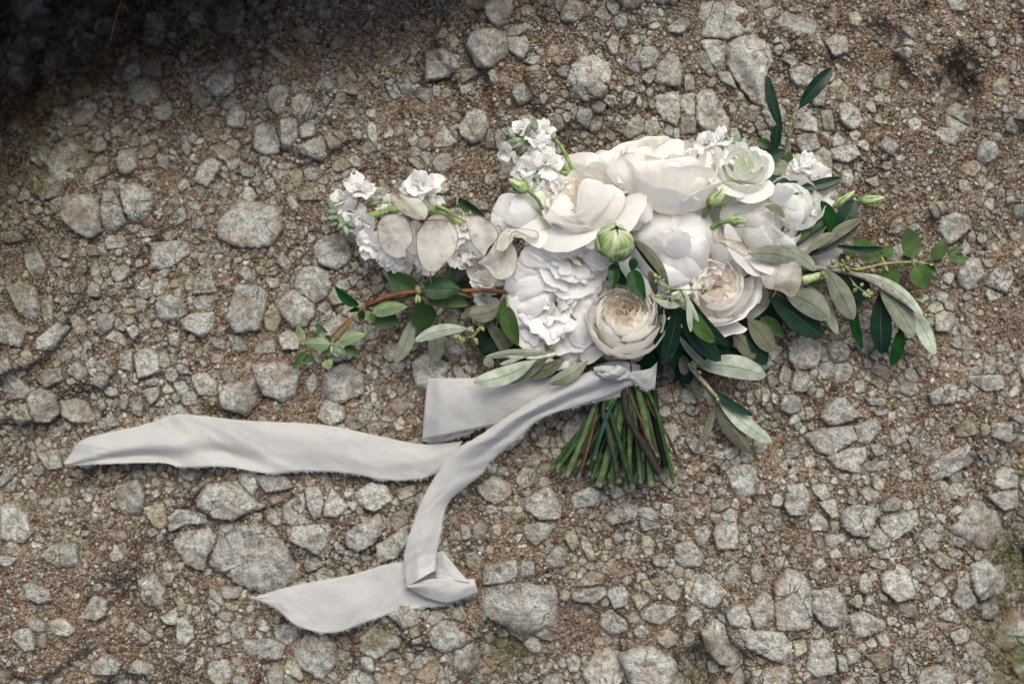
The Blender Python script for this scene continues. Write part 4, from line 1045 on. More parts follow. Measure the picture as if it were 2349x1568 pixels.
fp(tr_, 'A', (1980, 720), (2030, 480), 300, 0.088, 0.100, 0.10, 0.4, 0.06, CREAM, curl=0.12)
fp(tr_, 'A', (1880, 420), (1700, 210), 480, 0.085, 0.078, 0.14, 0.3, 0.18, CREAM)
bl = part('lisianthus', 'white lisianthus with drooping bell petals under the right olive sprig')
fp(bl, 'C', (1620, 1330), (1850, 1000), 260, 0.030, 0.040, 0.15, 0.35, 0.14)
fp(bl, 'C', (1700, 1320), (2030, 1180), 300, 0.025, 0.034, 0.15, 0.35, 0.12)
fp(bl, 'C', (1720, 1380), (2010, 1400), 260, 0.022, 0.028, 0.12, 0.35, 0.12, tipcol=(0.35, 0.48, 0.2))
fp(bl, 'C', (1760, 1140), (1760, 900), 240, 0.03, 0.042, 0.15, 0.35, 0.2)
ge = find('lower middle')
EC = np.array([0.925, 0.905, 0.85])
fp(ge, 'B', (1440, 900), (1690, 930), 560, 0.062, 0.040, 0.22, 0.5, 0.06, EC)
fp(ge, 'B', (1400, 1040), (1300, 1310), 560, 0.060, 0.040, 0.20, 0.5, 0.08, EC)
fp(ge, 'B', (1230, 1160), (985, 1248), 170, 0.052, 0.046, 0.10, -0.3, 0.10, EC)
rn = find('ranunculus')
fp(rn, 'C', (1420, 900), (1520, 690), 190, 0.075, 0.095, 0.10, 0.5, 0.05)
fp(rn, 'C', (1560, 1150), (1600, 860), 200, 0.062, 0.078, 0.12, 0.45, 0.15)
fp(rn, 'C', (1300, 830), (1260, 690), 220, 0.065, 0.070, 0.12, 0.45, 0.10, tipcol=(0.5, 0.62, 0.3))
cr = find('small green buds')
fp(cr, 'C', (1080, 1220), (1050, 870), 340, 0.058, 0.075, 0.14, 0.3, 0.08, np.array([0.865, 0.855, 0.81]))
fp(cr, 'C', (1330, 1220), (1330, 930), 420, 0.064, 0.082, 0.14, 0.35, 0.06, np.array([0.865, 0.855, 0.81]))
fp(cr, 'C', (1380, 1260), (1490, 1130), 330, 0.07, 0.078, 0.16, 0.35, 0.06, np.array([0.865, 0.855, 0.81]))
hr = find('folded diagonally')
fp(hr, 'A', (1000, 900), (1180, 530), 330, 0.098, 0.108, 0.06, 0.30, 0.08, CREAM)
fp(hr, 'A', (1130, 1050), (1290, 560), 330, 0.088, 0.100, 0.10, 0.35, 0.06, CREAM)
fp(hr, 'A', (960, 920), (720, 740), 300, 0.088, 0.092, 0.10, 0.35, 0.10, CREAM)

# ------------------------------------------------------------------ stock spikes
def floret(parent, r, x, y, z, size, axis=(0, 0.2, 1), col=PURE, green=True):
    k = RS(r); C = W(*D(r, x, y), z); Rr = size * 1.16 * k * PX * 0.5
    mb = MB()
    for (cnt, th, L, wd, curl, cup) in [(4, 1.25, 1.22, 0.66, -0.35, 0.35), (3, 0.75, 0.95, 0.50, -0.6, 0.5), (3, 0.3, 0.72, 0.36, -0.4, 0.5)]:
        o = _ps.uniform(0, 6.28)
        for i in range(cnt):
            P, f, uv = spoon_geo(C, unit(np.asarray(axis, float) + _ps.normal(0, 0.15, 3)), th * (1 + 0.12 * _ps.normal()), o + i * 6.283 / cnt + _ps.normal(0, 0.2), L * Rr * _ps.uniform(0.8, 1.15), wd * Rr, curl * _ps.uniform(0.3, 1.6), cup, 0.22, n=8, m=9)
            t = np.clip(1 - uv[:, 1:2] * 2.6, 0, 1) * (0.75 if green else 0.2)
            mb.add(P, f, np.asarray(col) * (1 - t) + t * np.array([0.42, 0.52, 0.22]), uv)
    return mb.build('floret', M_PETAL, parent)

def bud_geo(C, dirv, L, rad, n=7, seg=8):
    dirv = unit(dirv); pts = [C + dirv * L * t for t in np.linspace(-0.5, 0.5, n)]
    return tube_geo(pts, rad * np.array([0.25, 0.75, 1.0, 1.0, 0.85, 0.55, 0.12]), seg)

def buds(parent, r, lst, z, col, name='bud', mat=None):
    """list of (x, y, dx, dy, length, width)"""
    k = RS(r)
    for (x, y, dx, dy, L, wd) in lst:
        V, F = bud_geo(W(*D(r, x, y), z + _ps.uniform(-0.003, 0.003)), (dx, -dy, _ps.uniform(0.0, 0.4)), L * k * PX, wd * 0.5 * k * PX)
        mesh(name, V, F, mat or M_STEM, parent, col=np.asarray(col) * _ps.uniform(0.85, 1.15))

SG = np.array([0.19, 0.245, 0.155]); PG = np.array([0.19, 0.26, 0.10]); MG = np.array([0.12, 0.20, 0.06])
s1 = part('stock_flower', 'white stock flower spike rising left of the top rose')
tube('stem', wpts('A', [(1000, 560), (860, 420), (690, 260), (540, 190), (470, 150)], [0.05, 0.055]), [0.0042, 0.0034, 0.0022], PG, s1, 16)
tube('stem', wpts('A', [(1010, 560), (900, 380), (820, 220), (740, 115)], [0.052, 0.055]), [0.0024, 0.0016], PG, s1, 14)
tube('stem', wpts('A', [(980, 560), (890, 510), (780, 485), (640, 495)], [0.05, 0.06]), [0.0022, 0.0016], PG, s1, 12)
tube('stem', wpts('A', [(1000, 550), (920, 470), (800, 440)], [0.05, 0.06]), [0.0022, 0.0016], PG, s1, 12)
for (x, y, sz, ax) in [(640, 60, 190, (0.2, 0.5, 0.8)), (440, 40, 170, (-0.3, 0.6, 0.7)), (640, 200, 190, (0.2, -0.3, 0.9)), (330, 245, 190, (-0.6, -0.4, 0.6)), (490, 420, 220, (-0.4, 0.3, 0.8)), (670, 370, 230, (0.2, 0.4, 0.8)), (570, 570, 180, (-0.2, -0.3, 0.9)), (710, 620, 200, (0.2, -0.2, 0.9)), (690, 720, 160, (0, 0, 1)), (560, 130, 190, (0.1, 0.2, 0.9)), (580, 330, 170, (-0.2, 0.1, 0.9)), (800, 560, 180, (0.2, 0.2, 0.9))]:
    floret(s1, 'A', x, y, 0.058 + _ps.uniform(-0.004, 0.006), sz, ax)
buds(s1, 'A', [(340, 80, -0.5, -1, 130, 60), (370, 150, -1, 0.2, 150, 60), (500, 60, 0.3, -1, 150, 60), (740, 100, 0.2, -1, 80, 50), (560, 10, 0.2, -1, 110, 70), (400, 190, -1, 0.5, 110, 55), (590, 500, -1, 0.2, 110, 80)], 0.066, SG)
s2 = part('stock_flower', 'white stock flower spike lying far left behind the papery seed pods')
tube('stem', wpts('G', [(1640, 580), (1480, 470), (1300, 435), (1000, 440), (760, 500), (560, 470)], [0.045, 0.04, 0.03]), [0.0046, 0.004, 0.003], PG, s2, 20)
tube('stem', wpts('G', [(1000, 365), (820, 385), (720, 400)], [0.036, 0.036]), [0.0016, 0.0014], PG, s2, 8)
tube('stem', wpts('G', [(1620, 560), (1500, 450), (1390, 400)], [0.045, 0.05]), [0.002, 0.0015], PG, s2, 8)
for (x, y, sz, ax) in [(510, 360, 200, (-0.4, 0.4, 0.8)), (680, 270, 230, (0.1, 0.6, 0.8)), (620, 470, 200, (-0.1, -0.3, 0.9)), (700, 560, 210, (0.1, -0.6, 0.7)), (960, 440, 200, (-0.1, 0.2, 0.9)), (790, 740, 240, (-0.4, -0.3, 0.9)), (880, 800, 260, (-0.2, -0.4, 0.9)), (1070, 890, 240, (0, -0.6, 0.8)), (1260, 220, 270, (0.1, 0.6, 0.8)), (1300, 320, 250, (0.4, 0.1, 0.9)), (1180, 280, 190, (-0.4, 0.3, 0.9)), (1660, 620, 200, (0, 0.2, 1)), (1680, 740, 240, (0.2, 0, 1)), (1620, 860, 270, (0.1, -0.4, 0.9)), (1290, 920, 200, (0, -0.4, 0.9)), (1560, 700, 220, (0, 0.2, 1)), (1080, 640, 200, (0, 0, 1)), (1190, 840, 200, (0, -0.2, 1)), (1740, 830, 220, (0.2, -0.2, 1)), (960, 900, 180, (-0.2, -0.5, 0.8))]:
    floret(s2, 'G', x, y, 0.034 + _ps.uniform(-0.004, 0.008), sz, ax)
buds(s2, 'G', [(400, 390, -0.4, -1, 130, 65), (415, 465, -1, 0.2, 110, 60), (420, 520, -1, 0.1, 110, 55), (430, 580, -1, 0.3, 90, 50), (530, 560, -1, -0.4, 170, 80), (550, 640, 0.3, 1, 110, 60), (500, 600, -0.6, 0.6, 100, 60), (600, 590, 0.6, 0.3, 110, 60), (515, 650, 0, 1, 80, 55)], 0.036, SG)
s3 = part('stock_flower', 'white stock flower tip with grey-green buds above the small lisianthus')
tube('stem', wpts('C', [(900, 560), (900, 400), (960, 250)], [0.05, 0.055]), [0.003, 0.002], PG, s3, 8)
for (x, y, sz, ax) in [(780, 290, 190, (-0.3, 0.4, 0.9)), (905, 260, 150, (0, 0.6, 0.8)), (925, 345, 200, (0.2, -0.4, 0.9)), (860, 420, 190, (0, 0, 1)), (1060, 400, 220, (0, 0.3, 0.9)), (1205, 460, 210, (0.4, 0, 0.9)), (770, 430, 190, (-0.2, 0.2, 0.9)), (790, 520, 190, (-0.2, -0.2, 0.9)), (660, 440, 170, (-0.1, 0.3, 0.9))]:
    floret(s3, 'C', x, y, 0.062 + _ps.uniform(-0.004, 0.006), sz, ax)
buds(s3, 'C', [(1035, 300, 0.1, -1, 150, 80), (1110, 290, 0.3, -1, 130, 70), (950, 225, 0, -1, 70, 55), (975, 270, -0.2, -1, 90, 60), (1140, 330, 0.4, -0.8, 110, 55), (1060, 250, 0.1, -1, 90, 60)], 0.07, SG)
s4 = part('stock_flower', 'small white stock flower head right of the round grey leaf')
for (x, y, sz, ax) in [(1590, 590, 200, (-0.2, 0, 0.9)), (1720, 510, 200, (0.2, 0.4, 0.9)), (1820, 610, 200, (0.5, -0.1, 0.9)), (1650, 490, 180, (-0.2, 0.5, 0.9)), (1700, 600, 180, (0, 0, 1))]:
    floret(s4, 'C', x, y, 0.036 + _ps.uniform(-0.003, 0.005), sz, ax)
buds(s4, 'C', [(1545, 420, -0.2, -1, 140, 70), (1620, 420, 0.1, -1, 80, 60), (1690, 640, 0, 1, 90, 60)], 0.034, SG)
s5 = part('stock_flower', 'white stock florets between the ranunculus and the dark broad leaf')
for (x, y, sz, ax) in [(1650, 840, 220, (-0.1, 0.3, 0.9)), (1760, 870, 240, (0.2, 0.3, 0.9)), (1790, 960, 220, (0.3, -0.1, 0.9)), (1720, 1000, 200, (0, -0.3, 0.9)), (1640, 1080, 160, (0, 0, 1))]:
    floret(s5, 'C', x, y, 0.040 + _ps.uniform(-0.003, 0.005), sz, ax)
tube('stem', wpts('C', [(1580, 1220), (1700, 1130), (1900, 1000)], [0.06, 0.055]), [0.0058, 0.005], np.array([0.07, 0.12, 0.05]), s5, 8)
s6 = part('stock_flower', 'wilted white stock floret under the folded seed pod')
floret(s6, 'G', 1840, 1125, 0.034, 230, (0, 0.4, 0.9), PURE, True); floret(s6, 'G', 1845, 1250, 0.03, 230, (0, -0.5, 0.9), PURE, True)
buds(s6, 'G', [(1845, 1215, 0, 1, 90, 60)], 0.044, PG)

# lisianthus buds on their stems
def lbud(label, r, base, tip, z0, z1, wd, stem, zs, srad=0.0016):
    p = part('lisianthus_bud', label)
    b = W(*D(r, *base), z0); t = W(*D(r, *tip), z1); k = RS(r)
    n = 12; v = np.linspace(0, 1, n)
    V, F = tube_geo([b + (t - b) * q for q in v], wd * 0.5 * k * PX * np.interp(v, [0, 0.12, 0.35, 0.6, 0.85, 1], [0.35, 0.85, 1.0, 0.72, 0.42, 0.12]), 10)
    q = np.repeat(v, 10)[:, None]
    cc = np.array([0.17, 0.25, 0.07]) * (1 - q) + q * np.array([0.50, 0.56, 0.34])
    mesh('bud', V, F, M_STEM, p, col=cc)
    ax = unit(t - b); side = unit(np.cross(ax, (0, 0, 1)))
    for sgn in (-1, -0.2, 0.5, 1):
        w_ = wd * 0.5 * k * PX
        pts = [b, b + ax * 0.3 * np.linalg.norm(t - b) + side * sgn * w_ * 1.05 + np.array([0, 0, (1 - abs(sgn)) * w_ * 1.02]), b + ax * 0.8 * np.linalg.norm(t - b) + side * sgn * w_ * 1.35 + np.array([0, 0, (1 - abs(sgn)) * w_ * 0.8])]
        tube('sepal', pts, [0.0011, 0.0009, 0.0002], MG, p, 9, 5)
    tube('stem', wpts(r, stem, zs), [srad, srad * 1.15], np.array([0.12, 0.19, 0.07]), p, 12)
lbud('green lisianthus bud pointing to the upper left on a curved stem', 'A', (500, 620), (315, 508), 0.075, 0.075, 115, [(500, 620), (580, 690), (640, 790)], [0.075, 0.08])
lbud('pale swollen lisianthus bud standing before the small lisianthus', 'C', (790, 880), (960, 700), 0.085, 0.095, 150, [(795, 880), (760, 930), (740, 970)], [0.085, 0.075], 0.0022)
lbud('green lisianthus bud lying across the closed rose', 'C', (975, 1020), (1145, 1010), 0.098, 0.095, 90, [(980, 1020), (890, 1040), (810, 1090)], [0.098, 0.088], 0.0021)
lbud('long green lisianthus bud furthest right, clear of the flowers', 'C', (2195, 830), (2440, 800), 0.03, 0.03, 95, [(2195, 830), (2150, 832), (2000, 860), (1880, 900)], [0.03, 0.035])
lbud('thin pale lisianthus bud behind the dark broad leaf', 'C', (1950, 890), (2160, 735), 0.034, 0.034, 75, [(1950, 890), (1900, 960)], [0.034, 0.036])
lbud('small green bud stub beside the top rose', 'C', (750, 760), (770, 705), 0.07, 0.075, 60, [(750, 760), (730, 830), (700, 910)], [0.07, 0.06], 0.0020)

# ------------------------------------------------------------------ leaves
def leaves(parent, r, lst):
    """(base, tip, width, z0, z1, kind, bend)"""
    k = RS(r)
    for q in lst:
        (base, tip, wd, z0, z1, kind) = q[:6]; bend = q[6] if len(q) > 6 else _ps.uniform(-0.05, 0.05)
        kw = dict(q[7]) if len(q) > 7 else {}
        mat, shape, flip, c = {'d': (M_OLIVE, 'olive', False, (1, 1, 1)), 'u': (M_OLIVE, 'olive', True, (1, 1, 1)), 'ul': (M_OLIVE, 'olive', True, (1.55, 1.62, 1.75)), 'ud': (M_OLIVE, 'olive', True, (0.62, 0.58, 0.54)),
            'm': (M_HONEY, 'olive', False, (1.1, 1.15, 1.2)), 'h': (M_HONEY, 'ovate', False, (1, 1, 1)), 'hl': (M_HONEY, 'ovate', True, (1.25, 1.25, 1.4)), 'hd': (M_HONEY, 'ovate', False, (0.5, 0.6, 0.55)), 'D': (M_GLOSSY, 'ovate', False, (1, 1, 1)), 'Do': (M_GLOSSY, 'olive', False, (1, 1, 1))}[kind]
        blade(D(r, *base), D(r, *tip), wd * k, z0, z1, mat, parent, shape=shape, bend=bend, arch=kw.pop('arch', _ps.uniform(-0.02, 0.06)), fold=kw.pop('fold', (0.16 if not flip else -0.14) * _ps.uniform(0.4, 1.8)), curl=kw.pop('curl', _ps.uniform(-0.25, 0.25)), flip=flip, col=c, twist=kw.pop('twist', _ps.uniform(-0.35, 0.35)), n=18, m=9, **kw)

def berries(parent, r, stem, lst, z, rad=0.0016, srad=0.0008):
    mb = MB(); k = RS(r)
    V, F = tube_geo(wpts(r, stem, [z]), [srad, srad * 0.7], 5, 10); mb.add(V, F, np.array([0.24, 0.26, 0.14]))
    st = np.array(spline(np.array([W(*D(r, *s), z) for s in stem]), 20))
    for (x, y, s) in lst:
        c = W(*D(r, x, y), z + _ps.uniform(-0.001, 0.003)); j = np.argmin(np.linalg.norm(st - c, axis=1))
        V, F = tube_geo([st[j], c], [srad * 0.6, srad * 0.5], 4); mb.add(V, F, np.array([0.24, 0.26, 0.14]))
        V, F = bud_geo(c, c - st[j] + np.array([1e-5, 0, 1e-4]), 2.6 * s * rad, s * rad, 7, 6); mb.add(V, F, np.array([0.21, 0.24, 0.10]) * _ps.uniform(0.8, 1.2))
    return mb.build('flower_buds', M_STEM, parent)

o1 = part('olive_sprig', 'dark glossy olive sprig hanging between the two garden roses')
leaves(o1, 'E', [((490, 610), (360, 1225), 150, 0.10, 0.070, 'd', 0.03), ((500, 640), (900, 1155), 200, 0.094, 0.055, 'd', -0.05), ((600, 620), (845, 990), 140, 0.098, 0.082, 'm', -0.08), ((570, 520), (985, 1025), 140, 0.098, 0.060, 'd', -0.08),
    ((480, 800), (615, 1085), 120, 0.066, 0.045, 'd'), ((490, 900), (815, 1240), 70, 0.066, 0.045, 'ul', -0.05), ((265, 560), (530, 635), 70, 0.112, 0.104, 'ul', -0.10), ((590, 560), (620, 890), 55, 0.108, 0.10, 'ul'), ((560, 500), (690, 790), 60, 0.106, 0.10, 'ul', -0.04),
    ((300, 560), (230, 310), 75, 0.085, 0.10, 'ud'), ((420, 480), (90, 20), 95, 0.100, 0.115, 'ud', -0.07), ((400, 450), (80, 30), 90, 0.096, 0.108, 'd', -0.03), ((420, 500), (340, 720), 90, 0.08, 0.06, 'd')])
leaves(o1, 'E', [((330, 800), (470, 1235), 290, 0.062, 0.04, 'D', 0.04), ((300, 760), (250, 560), 120, 0.06, 0.06, 'D'), ((180, 980), (60, 1330), 300, 0.05, 0.03, 'D'), ((260, 1000), (140, 1250), 200, 0.045, 0.03, 'd')])
tube('twig', wpts('E', [(380, 640), (420, 520), (480, 490), (530, 500), (600, 700)], [0.095, 0.105, 0.10]), [0.0016, 0.0012], (0.30, 0.30, 0.22), o1, 14)
berries(o1, 'E', [(430, 480), (560, 490), (640, 488), (760, 490)], [(622, 430, 1.3), (640, 550, 1.3), (735, 450, 1.2), (730, 515, 1.3), (765, 495, 1.2), (700, 490, 1)], 0.108)
berries(o1, 'E', [(520, 520), (430, 555), (320, 550)], [(300, 552, 1.3), (320, 565, 1.2), (360, 548, 1), (440, 580, 1.2), (500, 570, 1.3), (540, 600, 1.4), (470, 570, 1)], 0.110)
berries(o1, 'E', [(440, 500), (360, 420), (285, 365)], [(285, 355, 1.3), (320, 375, 1.3), (290, 410, 1.2), (400, 480, 1.4), (405, 510, 1.2), (360, 400, 1)], 0.104)
pl = part('peony_leaf', 'pair of bright green leaves under the striped bud')
leaves(pl, 'B', [((1295, 345), (1290, 612), 115, 0.092, 0.098, 'D', 0.04), ((1470, 400), (1600, 715), 165, 0.088, 0.092, 'D', -0.06), ((1490, 300), (1470, 440), 90, 0.08, 0.08, 'D')])
leaves(pl, 'B', [((1440, 1240), (1370, 1480), 70, 0.055, 0.05, 'Do', 0.12), ((1330, 430), (1440, 560), 150, 0.06, 0.06, 'D')])
o2 = part('olive_branch', 'olive branch at the lower right showing silvery leaf undersides')
leaves(o2, 'E', [((660, 1195), (1330, 1300), 225, 0.040, 0.035, 'ul', 0.06), ((1150, 760), (1395, 1070), 195, 0.045, 0.03, 'ud', 0.03), ((1010, 900), (1215, 1135), 160, 0.04, 0.03, 'ud', 0.05), ((1130, 860), (1315, 1190), 170, 0.035, 0.022, 'd', 0.05), ((1260, 740), (1500, 945), 140, 0.035, 0.03, 'h', 0.03),
    ((1490, 500), (1925, 760), 240, 0.058, 0.045, 'u', 0.06), ((1350, 560), (1850, 930), 240, 0.048, 0.03, 'd', 0.02), ((1690, 430), (1990, 905), 120, 0.05, 0.035, 'u', 0.07), ((1890, 290), (2145, 770), 190, 0.060, 0.05, 'u', 0.02), ((1930, 320), (2310, 570), 240, 0.05, 0.04, 'd', 0.06),
    ((1145, 150), (1620, 205), 165, 0.082, 0.075, 'u', 0.05), ((1530, 120), (1795, 310), 110, 0.074, 0.066, 'u', 0.06), ((1640, 310), (1850, 305), 70, 0.056, 0.05, 'd'), ((1100, 300), (1290, 260), 130, 0.05, 0.05, 'ud'), ((1090, 230), (1230, 180), 160, 0.05, 0.048, 'd'), ((1230, 330), (1320, 230), 90, 0.05, 0.05, 'd'), ((1060, 1000), (1060, 1130), 90, 0.03, 0.025, 'd'), ((850, 900), (1010, 1010), 120, 0.035, 0.03, 'd'),
    ((1380, 480), (1640, 700), 220, 0.03, 0.028, 'd'), ((1650, 420), (1850, 420), 150, 0.042, 0.04, 'h'), ((850, 980), (1060, 1120), 120, 0.03, 0.022, 'd')])
tube('twig', wpts('F', [(330, 660), (490, 640), (720, 645), (1000, 700), (1200, 800), (1480, 980), (1530, 1040)], [0.062, 0.058, 0.05, 0.04]), [0.0028, 0.0024, 0.0016], (0.21, 0.18, 0.14), o2, 20)
leaves(o2, 'F', [((1215, 820), (1545, 1270), 200, 0.048, 0.036, 'u', 0.05), ((1490, 985), (1735, 1445), 160, 0.038, 0.024, 'ul', 0.04), ((1010, 680), (1630, 1090), 105, 0.052, 0.046, 'ul', 0.09), ((1010, 685), (1620, 1090), 95, 0.048, 0.042, 'd', 0.05), ((1230, 850), (1250, 1455), 200, 0.036, 0.022, 'd', -0.03), ((1420, 1180), (1330, 1560), 115, 0.026, 0.02, 'Do', 0.03), ((955, 740), (1045, 1405), 100, 0.04, 0.024, 'Do', -0.05), ((1000, 900), (1030, 1020), 90, 0.03, 0.028, 'h')])
berries(o2, 'F', [(930, 720), (1000, 810), (1060, 850), (1110, 880)], [(985, 850, 1.5), (1050, 795, 1.2), (1095, 890, 1.5), (1110, 855, 1.4), (1135, 880, 1.5), (1120, 900, 1.2), (975, 795, 1), (1070, 880, 1.2)], 0.05)
berries(o2, 'F', [(740, 640), (860, 610), (930, 560)], [(780, 580, 1.5), (760, 625, 1.3), (860, 615, 1.3), (915, 545, 1.4), (870, 575, 1.2), (910, 640, 1.4), (925, 655, 1.3), (880, 660, 1.2), (745, 620, 1)], 0.06)
berries(o2, 'F', [(1560, 930), (1600, 950), (1625, 955)], [(1600, 945, 1.2), (1625, 940, 1.2), (1620, 960, 1.1)], 0.044)
berries(o2, 'F', [(1610, 1050), (1660, 1080), (1715, 1085)], [(1650, 1085, 1.1), (1685, 1085, 1.1), (1710, 1090, 1.2), (1695, 1075, 1)], 0.04)
berries(o2, 'F', [(1190, 790), (1280, 830), (1360, 870)], [(1240, 800, 1.3), (1260, 830, 1.2), (1330, 850, 1.3), (1345, 880, 1.3), (1290, 840, 1)], 0.046)
tube('twig', wpts('F', [(490, 760), (580, 730), (680, 705)], [0.06, 0.06]), [0.0050, 0.0036], (0.33, 0.38, 0.20), o2, 8)
berries(o2, 'F', [(660, 700), (690, 705)], [(685, 690, 1.5), (700, 715, 1.5), (675, 725, 1.4), (690, 705, 1.4)], 0.064)
o3 = part('olive_branch', 'olive branch tip below the ribbon knot with long grey leaves')
tube('twig', wpts('I', [(1540, 240), (1600, 330), (1690, 430), (1790, 550), (1820, 580)], [0.042, 0.034, 0.028]), [0.0024, 0.0022, 0.0016], (0.27, 0.26, 0.19), o3, 14)
leaves(o3, 'I', [((1800, 565), (2325, 985), 150, 0.028, 0.020, 'ul', -0.03), ((1770, 585), (2110, 1080), 160, 0.024, 0.014, 'ud', -0.02), ((1785, 590), (1605, 1060), 75, 0.028, 0.016, 'ud', 0.06), ((1720, 450), (2135, 730), 80, 0.032, 0.024, 'd', -0.05), ((1690, 440), (1775, 640), 90, 0.032, 0.028, 'ud'), ((1590, 350), (1640, 590), 75, 0.03, 0.02, 'ud', -0.03),
    ((1480, 150), (1500, 350), 110, 0.035, 0.03, 'ud'), ((1450, 260), (1530, 410), 90, 0.028, 0.02, 'd'), ((1560, 150), (1640, 200), 90, 0.03, 0.03, 'd')])
berries(o3, 'I', [(1600, 300), (1590, 240), (1610, 215)], [(1580, 230, 1.5), (1600, 245, 1.5), (1580, 260, 1.4), (1610, 225, 1.3), (1590, 280, 1.4), (1640, 325, 1.2)], 0.044)
berries(o3, 'I', [(1790, 540), (1800, 570)], [(1790, 545, 1.2), (1810, 580, 1.2)], 0.034)

o4 = part('olive_sprig', 'upright olive sprig at the top right with two dark blades')
tube('twig', wpts('T', [(1450, 1240), (1470, 1120), (1480, 1010), (1520, 900), (1555, 820)], [0.04, 0.05, 0.06]), [0.0022, 0.0018, 0.0012], (0.27, 0.27, 0.20), o4, 14)
leaves(o4, 'T', [((1435, 1040), (1308, 590), 85, 0.052, 0.060, 'd', 0.05), ((1548, 860), (1822, 530), 115, 0.058, 0.066, 'd', 0.02), ((1375, 1185), (1392, 975), 90, 0.048, 0.058, 'd', 0.03), ((1350, 1160), (1230, 1095), 80, 0.04, 0.04, 'm'), ((1240, 1300), (1450, 1178), 95, 0.055, 0.058, 'd', 0.05), ((1480, 1290), (1285, 1340), 140, 0.05, 0.052, 'u', -0.05), ((1215, 1220), (1275, 1155), 65, 0.04, 0.04, 'd'), ((1390, 1170), (1270, 1180), 70, 0.036, 0.036, 'd'), ((1470, 1270), (1480, 1180), 70, 0.045, 0.048, 'h'),
    ((1230, 1395), (1545, 1500), 95, 0.060, 0.055, 'd', 0.07), ((1530, 1490), (1905, 1398), 105, 0.050, 0.050, 'ud', -0.06), ((1530, 1480), (1890, 1395), 80, 0.054, 0.053, 'd', -0.02), ((1480, 1440), (1560, 1405), 40, 0.05, 0.05, 'd')])
berries(o4, 'T', [(1485, 1000), (1510, 920), (1530, 880)], [(1480, 910, 1.2), (1520, 930, 1), (1465, 970, 1.2), (1490, 1040, 1.3), (1480, 1060, 1.3)], 0.058)
o5 = part('olive_sprig', 'dark broad leaves and curled grey blades right of the white florets')
leaves(o5, 'F', [((670, 360), (985, 0), 220, 0.050, 0.058, 'd', -0.12), ((745, 330), (668, 5), 120, 0.060, 0.066, 'Do', -0.12), ((530, 490), (795, 312), 105, 0.062, 0.066, 'ud', 0.06), ((640, 470), (1045, 178), 110, 0.056, 0.060, 'ud', 0.05), ((510, 545), (1040, 205), 110, 0.050, 0.054, 'd', -0.03), ((770, 418), (1262, 450), 75, 0.048, 0.045, 'd', -0.07)])
leaves(o5, 'C', [((1310, 880), (1505, 985), 90, 0.092, 0.090, 'ud', 0.14), ((1590, 1320), (1705, 1310), 60, 0.06, 0.06, 'hl')])
h1 = part('honeysuckle_vine', 'green honeysuckle vine reaching right over the rock')
tube('twig', wpts('F', [(880, 675), (1080, 640), (1250, 600), (1530, 580), (1690, 595), (1860, 520), (1960, 460)], [0.04, 0.03, 0.026]), [0.0017, 0.0013, 0.0008], (0.24, 0.24, 0.09), h1, 18)
leaves(h1, 'F', [((1240, 560), (960, 355), 200, 0.034, 0.034, 'h', 0.05), ((1250, 530), (1342, 428), 115, 0.036, 0.038, 'h'), ((1530, 560), (1480, 245), 205, 0.034, 0.036, 'h', 0.0), ((1540, 610), (1665, 838), 215, 0.032, 0.026, 'h', 0.0), ((1700, 570), (1843, 350), 130, 0.034, 0.036, 'h', -0.06), ((1845, 545), (2062, 552), 75, 0.03, 0.028, 'h', -0.05), ((1850, 525), (2000, 420), 50, 0.03, 0.03, 'h'), ((1900, 500), (2015, 465), 40, 0.03, 0.03, 'h'), ((1275, 650), (1390, 800), 200, 0.03, 0.024, 'h'), ((1280, 660), (1232, 705), 60, 0.03, 0.028, 'h'),
    ((1520, 550), (1415, 540), 55, 0.03, 0.03, 'hd'), ((1530, 610), (1440, 620), 45, 0.03, 0.03, 'hd'), ((1690, 600), (1650, 680), 90, 0.03, 0.026, 'hd'), ((1710, 560), (1812, 572), 55, 0.032, 0.032, 'hd'), ((1700, 610), (1735, 665), 50, 0.028, 0.028, 'hd'), ((1700, 570), (1640, 580), 30, 0.03, 0.03, 'h'), ((985, 490), (800, 520), 110, 0.03, 0.03, 'h'), ((880, 560), (850, 500), 70, 0.034, 0.036, 'hd')])
tube('twig', wpts('F', [(1290, 670), (1265, 600), (1235, 540)], [0.03, 0.033]), [0.0014, 0.0016], (0.28, 0.34, 0.12), h1, 8)
tube('twig', wpts('F', [(1545, 630), (1535, 580), (1520, 530)], [0.03, 0.033]), [0.0012, 0.0013], (0.28, 0.34, 0.12), h1, 8)
h2 = part('honeysuckle_vine', 'brown-stemmed honeysuckle vine trailing down to the left')
BR = (0.15, 0.065, 0.035)
tube('twig', wpts('H', [(2200, 400), (2000, 380), (1760, 382), (1340, 392), (1180, 410), (1030, 445), (850, 520)], [0.05, 0.055, 0.05, 0.045]), [0.0022, 0.0020, 0.0022], BR, h2, 22)
tube('twig', wpts('H', [(1870, 450), (1700, 415), (1340, 420), (1160, 445), (1000, 490), (860, 530)], [0.04, 0.042, 0.04]), [0.0019, 0.0019], (0.10, 0.055, 0.03), h2, 18)
tube('twig', wpts('H', [(850, 520), (780, 580), (700, 680), (620, 790), (560, 860)], [0.045, 0.03]), [0.0020, 0.0014], (0.20, 0.13, 0.06), h2, 14)
tube('twig', wpts('H', [(740, 630), (620, 720), (540, 800), (515, 860)], [0.036, 0.026]), [0.0016, 0.0012], (0.17, 0.11, 0.05), h2, 12)
tube('twig', wpts('H', [(560, 860), (480, 940), (450, 1010)], [0.03, 0.02]), [0.0013, 0.001], (0.25, 0.28, 0.10), h2, 8)
